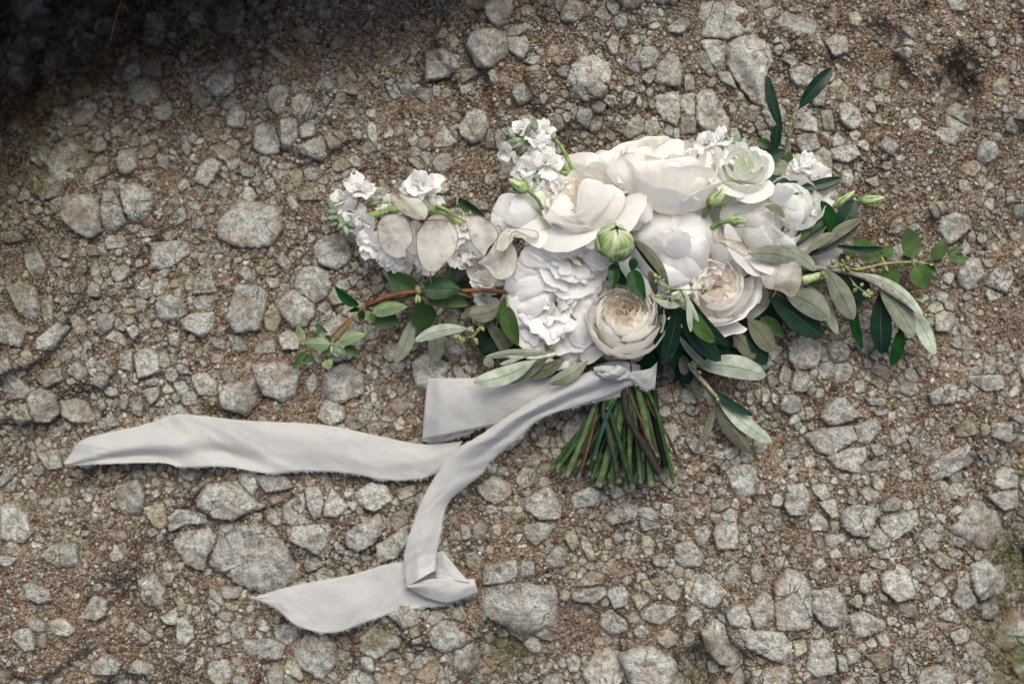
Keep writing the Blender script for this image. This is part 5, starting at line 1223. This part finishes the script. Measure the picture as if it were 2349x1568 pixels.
leaves(h2, 'H', [((1355, 370), (1050, 190), 215, 0.040, 0.036, 'hd', 0.12), ((1365, 370), (1765, 372), 225, 0.060, 0.058, 'D', 0.03), ((1400, 440), (1825, 520), 190, 0.048, 0.044, 'h', 0.08), ((1395, 480), (1385, 785), 250, 0.036, 0.028, 'hd', 0.0), ((900, 595), (1255, 530), 140, 0.044, 0.042, 'hl', 0.05), ((910, 620), (1175, 690), 200, 0.030, 0.028, 'hd', 0.04), ((800, 535), (555, 330), 95, 0.048, 0.056, 'D', 0.08), ((530, 885), (265, 868), 135, 0.034, 0.032, 'hl', 0.04), ((585, 880), (862, 788), 115, 0.034, 0.036, 'hl', 0.05), ((640, 910), (802, 990), 100, 0.026, 0.024, 'h'),
    ((275, 865), (212, 685), 80, 0.028, 0.032, 'hl'), ((365, 820), (432, 735), 50, 0.03, 0.032, 'h'), ((305, 945), (165, 1130), 60, 0.026, 0.022, 'h', -0.05), ((240, 1000), (375, 1045), 90, 0.02, 0.02, 'h'), ((470, 1030), (520, 1115), 110, 0.022, 0.02, 'hl'), ((500, 1000), (585, 1020), 60, 0.02, 0.02, 'h'), ((560, 900), (680, 985), 60, 0.03, 0.028, 'hl'), ((300, 920), (245, 915), 50, 0.028, 0.028, 'h'), ((540, 890), (440, 970), 60, 0.03, 0.026, 'h'), ((420, 940), (330, 900), 100, 0.028, 0.028, 'hd'),
    ((810, 550), (685, 580), 45, 0.044, 0.042, 'D'), ((815, 560), (830, 655), 45, 0.044, 0.04, 'D'), ((770, 590), (740, 660), 45, 0.044, 0.04, 'hl'), ((790, 570), (800, 680), 40, 0.04, 0.036, 'h'), ((870, 560), (895, 700), 60, 0.044, 0.04, 'hl'), ((890, 590), (940, 665), 50, 0.044, 0.042, 'h'), ((1340, 395), (1225, 445), 50, 0.052, 0.05, 'D'), ((1380, 470), (1372, 562), 55, 0.052, 0.05, 'D'), ((740, 500), (750, 460), 40, 0.04, 0.042, 'D'),
    ((2165, 430), (2120, 705), 70, 0.056, 0.05, 'h'), ((2160, 500), (2290, 908), 165, 0.062, 0.050, 'h', -0.05, {'fold': 0.3}), ((2130, 560), (2100, 650), 70, 0.056, 0.054, 'h'), ((370, 690), (500, 780), 60, 0.018, 0.018, 'hd'), ((480, 800), (510, 860), 70, 0.02, 0.02, 'hd'), ((200, 800), (270, 830), 30, 0.02, 0.02, 'hl')])
buds(h2, 'H', [(1330, 458, -0.15, 1, 85, 30), (1355, 460, 0.05, 1, 75, 30), (530, 930, 0, 1, 60, 26), (755, 610, -0.5, 1, 70, 30)], 0.058, (0.26, 0.33, 0.14))
tube('twig', wpts('H', [(1340, 380), (1345, 350), (1350, 410)], [0.052, 0.054]), [0.0026, 0.0024], (0.28, 0.26, 0.14), h2, 8)
o6 = part('olive_branch', 'olive branch at the lower left with pale leaves over the ribbon')
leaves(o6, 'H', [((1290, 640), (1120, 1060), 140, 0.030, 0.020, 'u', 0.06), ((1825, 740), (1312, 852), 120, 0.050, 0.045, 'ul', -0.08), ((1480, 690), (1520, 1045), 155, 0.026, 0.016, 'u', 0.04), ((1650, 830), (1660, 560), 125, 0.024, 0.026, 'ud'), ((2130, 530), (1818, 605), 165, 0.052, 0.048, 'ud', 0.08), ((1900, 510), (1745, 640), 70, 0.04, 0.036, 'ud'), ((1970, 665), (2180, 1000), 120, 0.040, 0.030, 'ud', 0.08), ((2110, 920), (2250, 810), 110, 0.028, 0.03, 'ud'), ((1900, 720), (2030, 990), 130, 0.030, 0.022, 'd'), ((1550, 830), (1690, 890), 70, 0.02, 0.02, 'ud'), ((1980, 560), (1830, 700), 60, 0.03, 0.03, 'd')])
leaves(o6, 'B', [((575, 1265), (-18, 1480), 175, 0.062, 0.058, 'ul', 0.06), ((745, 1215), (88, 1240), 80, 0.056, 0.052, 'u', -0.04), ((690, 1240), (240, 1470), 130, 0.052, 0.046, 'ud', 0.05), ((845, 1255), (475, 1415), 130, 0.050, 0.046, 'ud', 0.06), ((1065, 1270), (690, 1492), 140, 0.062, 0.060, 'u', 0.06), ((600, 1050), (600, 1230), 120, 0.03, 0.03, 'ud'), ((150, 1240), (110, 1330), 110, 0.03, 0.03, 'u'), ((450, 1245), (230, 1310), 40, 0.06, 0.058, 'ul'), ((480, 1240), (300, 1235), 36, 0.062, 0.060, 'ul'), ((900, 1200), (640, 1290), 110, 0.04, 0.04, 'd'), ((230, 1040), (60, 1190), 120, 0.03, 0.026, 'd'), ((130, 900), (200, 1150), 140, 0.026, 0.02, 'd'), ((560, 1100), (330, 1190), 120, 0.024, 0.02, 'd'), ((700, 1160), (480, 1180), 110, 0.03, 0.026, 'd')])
tube('twig', wpts('B', [(760, 1210), (600, 1245), (480, 1250)], [0.06, 0.062]), [0.0022, 0.0012], (0.36, 0.36, 0.27), o6, 10)
tube('twig', wpts('H', [(1990, 650), (1930, 720), (1880, 790), (1820, 820), (1740, 825)], [0.044, 0.044]), [0.0016, 0.0009], (0.30, 0.31, 0.18), o6, 12)
berries(o6, 'H', [(1930, 720), (1880, 790), (1820, 820), (1720, 815)], [(1700, 815, 1.5), (1720, 805, 1.4), (1740, 830, 1.3), (1770, 850, 1.3), (1820, 750, 1.4), (1850, 760, 1.3), (1840, 735, 1.3), (1890, 850, 1.4), (1895, 870, 1.2), (1950, 740, 1.4), (1870, 670, 1.2), (1920, 680, 1.2), (1905, 760, 1.2)], 0.046)
berries(o6, 'B', [(760, 1160), (700, 1150), (670, 1140)], [(670, 1130, 1.6), (690, 1125, 1.5), (680, 1155, 1.6), (710, 1150, 1.5), (735, 1160, 1.3)], 0.05)
o7 = part('olive_sprig', 'dark olive blade and grey leaves behind the seed pods')
leaves(o7, 'G', [((1860, 510), (1600, 340), 110, 0.036, 0.036, 'd', 0.06), ((1710, 990), (1400, 1095), 140, 0.024, 0.02, 'ud', 0.06), ((1690, 930), (1480, 1005), 110, 0.02, 0.02, 'ud'), ((1600, 1120), (1535, 950), 70, 0.034, 0.036, 'd', -0.08), ((2050, 1180), (1900, 1190), 80, 0.03, 0.03, 'h'), ((1880, 880), (1750, 870), 120, 0.02, 0.02, 'd'), ((1720, 1100), (1600, 1300), 160, 0.016, 0.014, 'd')])
berries(o7, 'G', [(1740, 490), (1680, 480), (1620, 470)], [(1625, 465, 1.1), (1650, 490, 1), (1715, 475, 1.2), (1680, 495, 1)], 0.04)
# dark leaves deep inside the bouquet
ib = part('inner_foliage', 'dark leaves filling the heart of the bouquet')
for (x, y, tx, ty, wd, z) in [(1420, 640, 1470, 760, 60, 0.045), (1500, 660, 1540, 780, 60, 0.05), (1480, 600, 1500, 700, 60, 0.05), (1380, 640, 1390, 740, 50, 0.04), (1560, 700, 1500, 840, 70, 0.03), (1640, 470, 1680, 560, 60, 0.035), (1660, 540, 1640, 620, 60, 0.03), (1200, 700, 1150, 800, 60, 0.02), (1240, 760, 1170, 830, 60, 0.02), (1500, 800, 1440, 880, 60, 0.03), (1700, 600, 1800, 650, 60, 0.026), (1720, 680, 1790, 760, 60, 0.02), (1150, 620, 1090, 660, 50, 0.02), (1180, 560, 1120, 600, 60, 0.02), (1840, 560, 1900, 620, 50, 0.02), (1600, 760, 1640, 860, 60, 0.02), (1560, 800, 1580, 880, 55, 0.02), (1330, 800, 1260, 850, 60, 0.025), (1280, 480, 1200, 520, 60, 0.025), (1440, 800, 1520, 860, 60, 0.03), (1760, 580, 1840, 600, 60, 0.03), (1620, 600, 1720, 760, 80, 0.018)]:
    blade((x, y), (tx, ty), wd, z, z - 0.008, M_OLIVE, ib, n=12, m=7)

# ------------------------------------------------------------------ papery seed pods (honesty)
def pod(label, r, outline, z, warp=0.01, tiltx=0.0, tilty=0.0, stalk=None, curl=None, style=None):
    p = part('seed_pod', label)
    q = spline(np.array([D(r, *a) for a in outline]), 64, closed=True); c = q.mean(0)
    s0 = _ps.uniform(0, 50); rings = np.array([0.0, 0.25, 0.5, 0.72, 0.88, 0.96, 1.0])
    V = []; F = []; m = len(q)
    def pt(x, y):
        dx, dy = (x - c[0]) / 100, (y - c[1]) / 100
        zz = z + tiltx * dx * 0.04 + tilty * dy * 0.04 + warp * (fbm(dx * 2.2 + s0, dy * 2.2 + s0, 3, 3)) + (curl(x, y) if curl else 0)
        return W(x, y, zz)
    for f in rings[1:]:
        for k in q: V.append(pt(*(c + (k - c) * f)))
    for a in range(len(rings) - 2):
        for b in range(m): F.append((a * m + b, a * m + (b + 1) % m, (a + 1) * m + (b + 1) % m, (a + 1) * m + b))
    V.append(pt(*c)); ci = len(V) - 1
    for b in range(m): F.append((ci, (b + 1) % m, b))
    mesh('membrane', V, F, M_POD, p)
    ring = [pt(*k) for k in q]; ring.append(ring[0]); ring.append(ring[1])
    tube('rim', ring, [0.00036], (0.19, 0.145, 0.10), p, None, 5)
    if stalk: tube('style', wpts(r, stalk, [z]), [0.0005, 0.0003], (0.22, 0.15, 0.10), p, 8, 5)
    return p
def oval(cx, cy, rx, ry, rot=0, tip=None, n=14):
    o = []
    for a in np.linspace(0, 2 * np.pi, n, endpoint=False):
        x, y = rx * math.cos(a), ry * math.sin(a)
        o.append((cx + x * math.cos(rot) - y * math.sin(rot), cy + x * math.sin(rot) + y * math.cos(rot)))
    return o
pod('papery seed pod half hidden between the two big round pods', 'G', oval(1190, 705, 90, 165), 0.056, 0.004)
pod('round papery seed pod furthest left with a pointed lower corner', 'G', [(1008, 482), (1090, 505), (1145, 575), (1172, 670), (1165, 750), (1115, 820), (1110, 888), (1020, 897), (930, 850), (870, 770), (845, 670), (852, 580), (900, 510)], 0.068, 0.005, 0.2, -0.1, [(1110, 888), (1060, 895), (1120, 912)])
pod('largest oval papery seed pod with a long thread below it', 'G', [(1405, 490), (1465, 492), (1530, 560), (1590, 650), (1600, 730), (1570, 840), (1500, 920), (1430, 1000), (1370, 1025), (1290, 1000), (1230, 880), (1212, 760), (1225, 660), (1290, 560), (1350, 500)], 0.076, 0.006, -0.1, 0.1, [(1345, 1020), (1342, 1080), (1348, 1140)])
pod('curled papery seed pod leaning above the two round pods', 'G', [(990, 235), (970, 290), (985, 380), (1050, 450), (1130, 500), (1210, 535), (1290, 530), (1322, 460), (1285, 375), (1215, 330), (1140, 325), (1080, 290), (1030, 250)], 0.074, 0.016, 0.3, 0.2, [(990, 240), (998, 215)])
pod('papery seed pod with a dark pointed end beside the white lisianthus', 'G', [(1668, 505), (1720, 500), (1790, 502), (1880, 540), (1950, 610), (1978, 680), (1950, 745), (1890, 800), (1850, 872), (1790, 825), (1740, 770), (1710, 680), (1690, 590)], 0.074, 0.012, -0.2, 0.1)
pod('folded papery seed pod touching the ruffled peony', 'G', [(1788, 938), (1850, 890), (1920, 800), (1985, 690), (2060, 700), (2120, 770), (2155, 860), (2152, 970), (2100, 1070), (2010, 1102), (1930, 1070), (1890, 1010), (1840, 970)], 0.080, 0.012, 0.2, 0.2)
pod('rolled papery pod strip crossing the folded pod', 'G', [(1958, 800), (1985, 690), (2050, 622), (2150, 618), (2260, 630), (2345, 650), (2350, 715), (2270, 700), (2180, 655), (2120, 655), (2090, 700), (2085, 770), (2040, 830), (1985, 830)], 0.088, 0.012, 0, 0.4, [(2045, 822), (2045, 850), (2050, 880)])
pod('grey papery pod tucked behind the folded pod and the wilted floret', 'G', [(1680, 1000), (1720, 920), (1800, 900), (1900, 1000), (2050, 1130), (1980, 1165), (1850, 1150), (1720, 1100)], 0.040, 0.01)
pod('heart-shaped papery seed pod under the long grey leaf on the right', 'F', [(100, 690), (160, 595), (260, 565), (380, 570), (468, 610), (487, 720), (470, 820), (430, 895), (380, 912), (300, 865), (245, 845), (150, 825), (110, 760)], 0.072, 0.008, 0.1, 0, [(250, 845), (230, 880), (208, 912)])
pod('grey papery seed pod half hidden behind the open garden rose', 'F', [(-60, 800), (0, 775), (80, 778), (160, 840), (190, 930), (160, 1010), (80, 1085), (0, 1120), (-60, 1050)], 0.034, 0.008)
pod('curled papery pod strip hooking over the closed rose', 'C', [(825, 1140), (845, 1095), (875, 1085), (895, 1110), (885, 1160), (920, 1190), (1000, 1200), (1100, 1222), (1160, 1280), (1150, 1345), (1090, 1335), (1010, 1285), (920, 1225), (850, 1225)], 0.098, 0.012)
tw = part('dry_twig', 'thin brown seed pod twig between the pods')
TC = (0.15, 0.10, 0.07)
tube('twig', wpts('G', [(1120, 545), (1190, 510), (1240, 490), (1400, 485), (1570, 505), (1680, 560)], [0.080]), [0.0007, 0.0006], TC, tw, 14, 5)
tube('twig', wpts('G', [(1060, 490), (1210, 530), (1300, 545), (1460, 540), (1590, 575)], [0.078]), [0.0007, 0.0006], TC, tw, 14, 5)
tube('twig', wpts('G', [(1965, 595), (1995, 605), (2010, 650)], [0.088]), [0.0005, 0.0004], TC, tw, 8, 5)
tube('twig', wpts('G', [(2145, 830), (2220, 770), (2180, 745)], [0.094]), [0.0007, 0.0012], TC, tw, 8, 5)
tube('twig', wpts('G', [(2220, 770), (2285, 778)], [0.096]), [0.0014, 0.0006], TC, tw, 6, 5)
tube('twig', wpts('E', [(1130, 375), (1230, 310), (1290, 230)], [0.058]), [0.0013, 0.0009], (0.07, 0.05, 0.045), tw, 8, 5)

# ------------------------------------------------------------------ stems below the knot
ST = [([(900, 440), (560, 820), (245, 1240)], 46, (0.035, 0.085, 0.028), 0.022), ([(880, 500), (600, 850), (300, 1225)], 50, (0.045, 0.10, 0.03), 0.030), ([(760, 500), (660, 640), (520, 1000), (390, 1300)], 64, (0.13, 0.20, 0.075), 0.034),
 ([(760, 450), (690, 640), (600, 1000), (505, 1312)], 32, (0.15, 0.080, 0.048), 0.034), ([(940, 440), (860, 560), (780, 720), (700, 950), (650, 1145)], 44, (0.025, 0.085, 0.06), 0.052), ([(880, 470), (820, 580), (770, 670)], 28, (0.10, 0.19, 0.06), 0.056),
 ([(740, 640), (790, 900), (840, 1150), (882, 1355)], 62, (0.045, 0.055, 0.035), 0.046), ([(925, 480), (895, 760), (845, 1010)], 80, (0.13, 0.19, 0.08), 0.040), ([(880, 600), (810, 1000), (690, 1395)], 84, (0.12, 0.19, 0.07), 0.026), ([(900, 700), (840, 1100), (810, 1400)], 68, (0.11, 0.19, 0.07), 0.024),
 ([(780, 560), (890, 1000), (1012, 1422)], 62, (0.028, 0.060, 0.025), 0.046), ([(980, 500), (985, 1000), (950, 1415)], 56, (0.11, 0.18, 0.065), 0.034), ([(930, 440), (965, 740), (1120, 1020), (1302, 1335)], 80, (0.035, 0.030, 0.024), 0.058), ([(985, 520), (1100, 800), (1130, 900), (1240, 1110)], 30, (0.12, 0.070, 0.042), 0.058),
 ([(1040, 430), (1110, 700), (1160, 1050), (1185, 1395)], 80, (0.12, 0.19, 0.075), 0.046), ([(1010, 600), (1060, 1000), (1085, 1362)], 54, (0.10, 0.17, 0.06), 0.034), ([(1110, 600), (1180, 850), (1245, 1120)], 56, (0.05, 0.08, 0.045), 0.042), ([(1130, 470), (1235, 690), (1300, 950), (1402, 1372)], 44, (0.03, 0.10, 0.02), 0.050),
 ([(1200, 470), (1245, 850), (1335, 1262)], 74, (0.018, 0.020, 0.014), 0.036), ([(1110, 470), (1190, 680), (1330, 900), (1410, 1080), (1492, 1265)], 34, (0.13, 0.085, 0.05), 0.040), ([(720, 600), (560, 900), (360, 1240)], 54, (0.03, 0.055, 0.025), 0.020), ([(730, 600), (680, 950), (600, 1290)], 60, (0.03, 0.05, 0.022), 0.020),
 ([(930, 600), (830, 1000), (740, 1370)], 64, (0.025, 0.04, 0.02), 0.018), ([(1000, 500), (1030, 900), (1040, 1345)], 66, (0.03, 0.055, 0.024), 0.018), ([(1130, 600), (1140, 1000), (1160, 1385)], 56, (0.025, 0.04, 0.02), 0.018), ([(1170, 600), (1280, 1000), (1300, 1240)], 56, (0.03, 0.035, 0.02), 0.018), ([(800, 700), (640, 1000), (560, 1180)], 60, (0.04, 0.065, 0.03), 0.016), ([(640, 700), (500, 900), (410, 1075)], 46, (0.05, 0.085, 0.035), 0.028)]
for _ in range(16):
    x0 = _ps.uniform(860, 1160); x1 = 260 + (x0 - 860) / 300 * 1100 + _ps.normal(0, 90)
    ST.append(([(x0, 470), ((x0 * 0.6 + x1 * 0.4) + _ps.normal(0, 15), 800), (x1, _ps.uniform(1180, 1380) - abs(x1 - 850) * 0.12)], _ps.uniform(26, 44), tuple(np.array([[0.03, 0.055, 0.022], [0.06, 0.10, 0.035], [0.025, 0.03, 0.018], [0.09, 0.14, 0.05]][_ps.integers(0, 4)])), _ps.uniform(0.012, 0.030)))
for pts, wd, c, z in ST:
    wd = wd * 0.86; c = tuple(np.array(c) * 0.66)
    pts = [(985 + 0.22 * (pts[0][0] - 985), 325)] + list(pts)
    p3 = np.array(spline(np.array([D('I', *q) for q in pts]), 22)); r0 = wd * 0.5 * RS('I') * PX
    zz = np.linspace(0.036 + (z - 0.03) * 0.35, z * 0.75 - 0.001, 22)
    P = [W(a, b, max(q, r0 + 0.001)) for (a, b), q in zip(p3, zz)]
    rr = np.linspace(0.92, 1.0, 22) * r0; rr = rr * (1 + 0.10 * fbm(np.linspace(0, 6, 22) + wd, np.full(22, z * 900.0), 4, 2)); kn = _ps.integers(6, 18); rr[kn] *= 1.22; rr[kn - 1] *= 1.10
    V, F = tube_geo(P, rr, 10)
    cc = np.tile(np.array(c) * _ps.uniform(0.9, 1.1), (len(V), 1)); cc[-10:] = np.minimum(np.array([0.34, 0.37, 0.24]) * 0.7 + np.array(c) * 0.5, 0.4)
    mesh('stem', V, F, M_STEM, bouquet, col=cc)

# ================================================================== RIBBON
ribbon = empty('ribbon', tuple(W(1300, 900, 0.0)))
tag(ribbon, 'raw-edged off-white cotton ribbon tied round the stems, its tails trailing left', 'ribbon')
root_loc['ribbon'] = tuple(ribbon.location)
def strip(name, r, A, B, zA, zB, bulge=0.004, wr=0.003, n=90, m=22, fringe=(True, True), label=None, seed=None, zm=None, wf=(3, 16)):
    """Cloth between two edge lines A and B (picture positions), heights zA, zB along them."""
    s0 = seed if seed is not None else _ps.uniform(0, 100)
    a = spline(np.array([D(r, *q) for q in A]), n); b = spline(np.array([D(r, *q) for q in B]), n)
    v = np.linspace(0, 1, n); za = np.interp(v, np.linspace(0, 1, len(np.atleast_1d(zA))), np.atleast_1d(zA)); zb = np.interp(v, np.linspace(0, 1, len(np.atleast_1d(zB))), np.atleast_1d(zB))
    u = np.linspace(0, 1, m); U, V = np.meshgrid(u, v)
    XY = a[:, None] * (1 - U)[..., None] + b[:, None] * U[..., None]
    z = za[:, None] * (1 - U) + zb[:, None] * U + 0.6 * bulge * np.sin(np.pi * U) + 0.45 * wr * (fbm(V * wf[1] + s0, U * wf[0] + s0, 3, 3) + 0.5 * np.sin(U * 7 + 5 * vn(V * 5 + s0, 0 * V, 4)) * 0.6)
    if zm is not None: z = z + zm(U, V)
    z = z + 0.0011 * fbm(V * n * 0.28 + s0, U * 5 + s0, 23, 3) + 0.0012 * np.abs(fbm(V * n * 0.10 + U * 4 + s0, U * 3 - V * 6, 27, 3))
    wx, wy = (XY[..., 0] - 1174.5) * PX, (784 - XY[..., 1]) * PX
    low = 1 - sstep(0.018, 0.040, z)
    z = z + low * (ground_lo(wx, wy) - 0.006)
    z = np.maximum(z, ground_z(wx, wy) + 0.0055)
    for _ in range(2):
        z[1:-1] = 0.5 * z[1:-1] + 0.25 * (z[2:] + z[:-2]); z[:, 1:-1] = 0.5 * z[:, 1:-1] + 0.25 * (z[:, 2:] + z[:, :-2])
    f = (CAM_H - z) / CAM_H * PX
    P = np.stack([(XY[..., 0] - 1174.5) * f, (784 - XY[..., 1]) * f, z], -1)
    Ls = np.concatenate([[0], np.cumsum(np.linalg.norm(np.diff((a + b) / 2, axis=0), axis=1))]) / 100
    uv = np.stack([U * np.mean(np.linalg.norm(a - b, axis=1)) / 100, np.tile(Ls[:, None], (1, m))], -1).reshape(-1, 2)
    p = mesh(name, P.reshape(-1, 3), grid_faces(n, m), M_CLOTH, ribbon, uv=uv, label=label)
    mod = p.modifiers.new('thickness', 'SOLIDIFY'); mod.thickness = 0.0003; mod.offset = 0
    # raw threads along the torn edges
    fv, ff = [], []
    for side, on in ((0, fringe[0]), (m - 1, fringe[1])):
        if not on: continue
        e = spline(P[:, side], n * 7); out = spline(P[:, side] - P[:, 4 if side == 0 else m - 5], n * 7)
        for i in range(1, len(e) - 1):
            t = unit(e[i + 1] - e[i - 1]); o = unit(out[i])
            L = _ps.uniform(0.0010, 0.0046) * (0.25 + 1.1 * (vn(i / 9.0, side, 5) + 0.5))
            dv = unit(o + t * _ps.normal(0, 0.55) + np.array([0, 0, _ps.normal(0, 0.35)]))
            w_ = t * 0.00013
            k = len(fv); b0 = e[i] - o * 0.0006
            fv += [b0 - w_, b0 + w_, b0 + dv * L * 0.6 + w_ * 0.7 + np.array([0, 0, 0.0001]), b0 + dv * L]
            ff += [(k, k + 1, k + 2), (k, k + 2, k + 3)]
    if fv: mesh('fringe', np.array(fv), ff, M_CLOTH, p if False else ribbon, uv=np.zeros((len(fv), 2)), kind='stuff')
    return p
# under layer and loop
strip('loop', '0', [(1112, 962), (1060, 975), (1010, 992), (968, 1010)], [(1085, 992), (1050, 1004), (1015, 1012), (985, 1016)], [0.024, 0.02, 0.012], [0.02, 0.014, 0.008], 0.002, 0.003, 40, 12, (True, True), 'turned-under edge of the loop')
strip('loop', '0', [(1440, 850), (1330, 862), (1200, 866), (1080, 867), (980, 868)], [(1440, 905), (1290, 940), (1190, 962), (1080, 985), (968, 1008)], [0.046, 0.036, 0.03, 0.026], [0.044, 0.034, 0.028, 0.022], 0.003, 0.003, 90, 26, (True, True),
      zm=lambda U, V: 0.005 * np.sin(U * 3.1 + 0.6) * V - 0.007 * sstep(0.90, 1.0, V))
# left streamer
strip('streamer', '0', [(1062, 1012), (970, 1019), (870, 1000), (740, 974), (560, 964), (460, 953), (400, 952), (330, 974), (200, 1004), (172, 1030), (146, 1062)], [(1010, 1080), (960, 1098), (880, 1100), (800, 1085), (700, 1080), (620, 1086), (520, 1070), (420, 1071), (370, 1061), (260, 1063), (150, 1067)],
      [0.012, 0.008, 0.008, 0.010, 0.014, 0.016, 0.010], [0.008, 0.010, 0.009, 0.008, 0.016, 0.020, 0.012], 0.006, 0.005, 150, 26, (True, True),
      zm=lambda U, V: -0.012 * np.exp(-((U - 0.72) / 0.16) ** 2) * (np.exp(-((V - 0.56) / 0.07) ** 2) + 0.8 * np.exp(-((V - 0.80) / 0.10) ** 2)) + 0.006 * np.exp(-((U - 0.5) / 0.2) ** 2) * np.exp(-((V - 0.68) / 0.06) ** 2), label='long streamer lying far to the left')
# bottom tail
strip('streamer', 'P', [(1600, 690), (1450, 740), (1300, 775), (1150, 800), (870, 880), (500, 950), (300, 1000), (120, 1060)], [(1880, 1015), (1650, 1105), (1480, 1130), (1300, 1150), (1050, 1230), (750, 1330), (480, 1280), (300, 1140), (130, 1066)],
      [0.008, 0.010, 0.010, 0.010, 0.012, 0.008], [0.008, 0.008, 0.008, 0.010, 0.014, 0.008], 0.004, 0.003, 110, 26, (True, True), label='bottom streamer ending in a pointed tip')
strip('fold', 'P', [(1600, 690), (1570, 770), (1550, 850), (1545, 900)], [(1612, 692), (1690, 790), (1790, 905), (1820, 935)], [0.020, 0.016, 0.018], [0.016, 0.020, 0.02], 0.004, 0.001, 30, 14, (False, False), 'triangular flap of the bottom fold')
strip('fold', 'P', [(1325, 968), (1440, 925), (1560, 905), (1700, 905), (1852, 910)], [(1328, 978), (1400, 1020), (1500, 1065), (1660, 1095), (1882, 1015)], [0.024, 0.026, 0.022, 0.016], [0.022, 0.020, 0.014, 0.012], 0.006, 0.002, 44, 18, (False, False), 'raised fold at the bottom bend')
# diagonal piece from the knot down to the bend
strip('streamer', '0', [(1400, 838), (1330, 862), (1250, 902), (1160, 958), (1095, 1002), (1035, 1040), (978, 1128), (948, 1200), (928, 1270), (930, 1310), (933, 1346)], [(1462, 872), (1400, 904), (1330, 928), (1240, 960), (1190, 1005), (1130, 1052), (1103, 1088), (1030, 1150), (1010, 1225), (998, 1285), (996, 1308)],
      [0.058, 0.050, 0.042, 0.034, 0.024, 0.018, 0.016, 0.022], [0.056, 0.048, 0.040, 0.030, 0.020, 0.016, 0.018, 0.026], 0.006, 0.003, 150, 26, (True, True),
      zm=lambda U, V: 0.005 * np.exp(-((U - 0.30) / 0.18) ** 2) * (1 - sstep(0.35, 0.55, V)) - 0.004 * np.exp(-((U - 0.68) / 0.13) ** 2) * (1 - sstep(0.4, 0.6, V)) + 0.003 * np.exp(-((U - 0.45) / 0.25) ** 2) * sstep(0.6, 0.75, V), label='diagonal length running down from the knot')
# wrap and knot
strip('wrap', '0', [(1362, 838), (1400, 830), (1440, 830), (1478, 840)], [(1372, 876), (1400, 886), (1440, 886), (1470, 874)], [0.026, 0.054, 0.058, 0.030], [0.026, 0.050, 0.054, 0.028], 0.004, 0.003, 40, 16, (False, False))
strip('knot', 'I', [(640, 280), (720, 262), (800, 262), (900, 280), (985, 320)], [(690, 360), (740, 372), (800, 395), (880, 400), (950, 395)], [0.060, 0.066, 0.066, 0.062], [0.062, 0.066, 0.066, 0.060], 0.006, 0.007, 40, 18, (False, False), wf=(3, 3))
strip('knot', 'I', [(700, 350), (760, 330), (830, 300), (870, 250)], [(760, 390), (830, 385), (900, 350), (960, 300)], [0.068, 0.074, 0.070], [0.066, 0.070, 0.068], 0.005, 0.004, 30, 14, (False, False), wf=(3, 3))
strip('tail', 'I', [(940, 345), (1020, 318), (1100, 305), (1180, 285), (1243, 225)], [(945, 385), (1010, 412), (1070, 455), (1140, 485), (1222, 470)], [0.062, 0.060, 0.056, 0.050], [0.060, 0.054, 0.048, 0.046], 0.005, 0.004, 40, 18, (False, True), 'short frayed end right of the knot')

# ================================================================== small growth at the edges of the rock
def grass(label, r, lst, z=0.008, col=(0.06, 0.11, 0.03), name='grass_tuft', cat='grass'):
    t = empty(name, tuple(W(*D(r, *lst[0][0][0]), 0.0))); root_loc[t.name] = tuple(t.location)
    tag(t, label, cat)
    for pts, wd in lst:
        P = wpts(r, pts, [z - 0.004, z + 0.012, z + 0.016]); k = RS(r)
        tube('blade', P, np.array([0.9, 1.0, 0.25]) * wd * 0.5 * k * PX, np.array(col) * _ps.uniform(0.8, 1.3), t, 10, 5)
grass('green grass sprig at the right edge above the mossy corner', 'S', [([(2360, 640), (2250, 580), (2180, 550), (2115, 500)], 22), ([(2250, 580), (2225, 520), (2195, 460)], 20), ([(2290, 350), (2250, 390), (2220, 415)], 18)])
grass('small green blades at the right edge beside a pale stone', 'V', [([(2380, 790), (2320, 775), (2245, 762)], 34), ([(2370, 750), (2300, 720), (2270, 690)], 16)])
grass('dark grass blades in the mossy lower right corner', 'S', [([(2360, 1200), (2300, 1195), (2220, 1190)], 16), ([(2340, 1260), (2300, 1220), (2290, 1180)], 14), ([(2360, 1330), (2280, 1400), (2200, 1440)], 16), ([(2360, 760), (2290, 770), (2240, 770)], 18)])
grass('dry straw stem hanging into the dark hollow at the top left', 'W', [([(960, -30), (915, 110), (885, 230), (868, 330)], 16), ([(990, -20), (975, 50), (935, 105)], 11)], z=0.03, col=(0.22, 0.13, 0.05), name='dry_straw', cat='straw')
grass('faint dry straws at the top edge left of the hanging stem', 'W', [([(640, -20), (610, 20), (595, 40)], 11), ([(1250, -20), (1260, 40), (1285, 75)], 11), ([(690, -20), (675, 30)], 8)], z=0.03, col=(0.15, 0.09, 0.035), name='dry_straw', cat='straw')
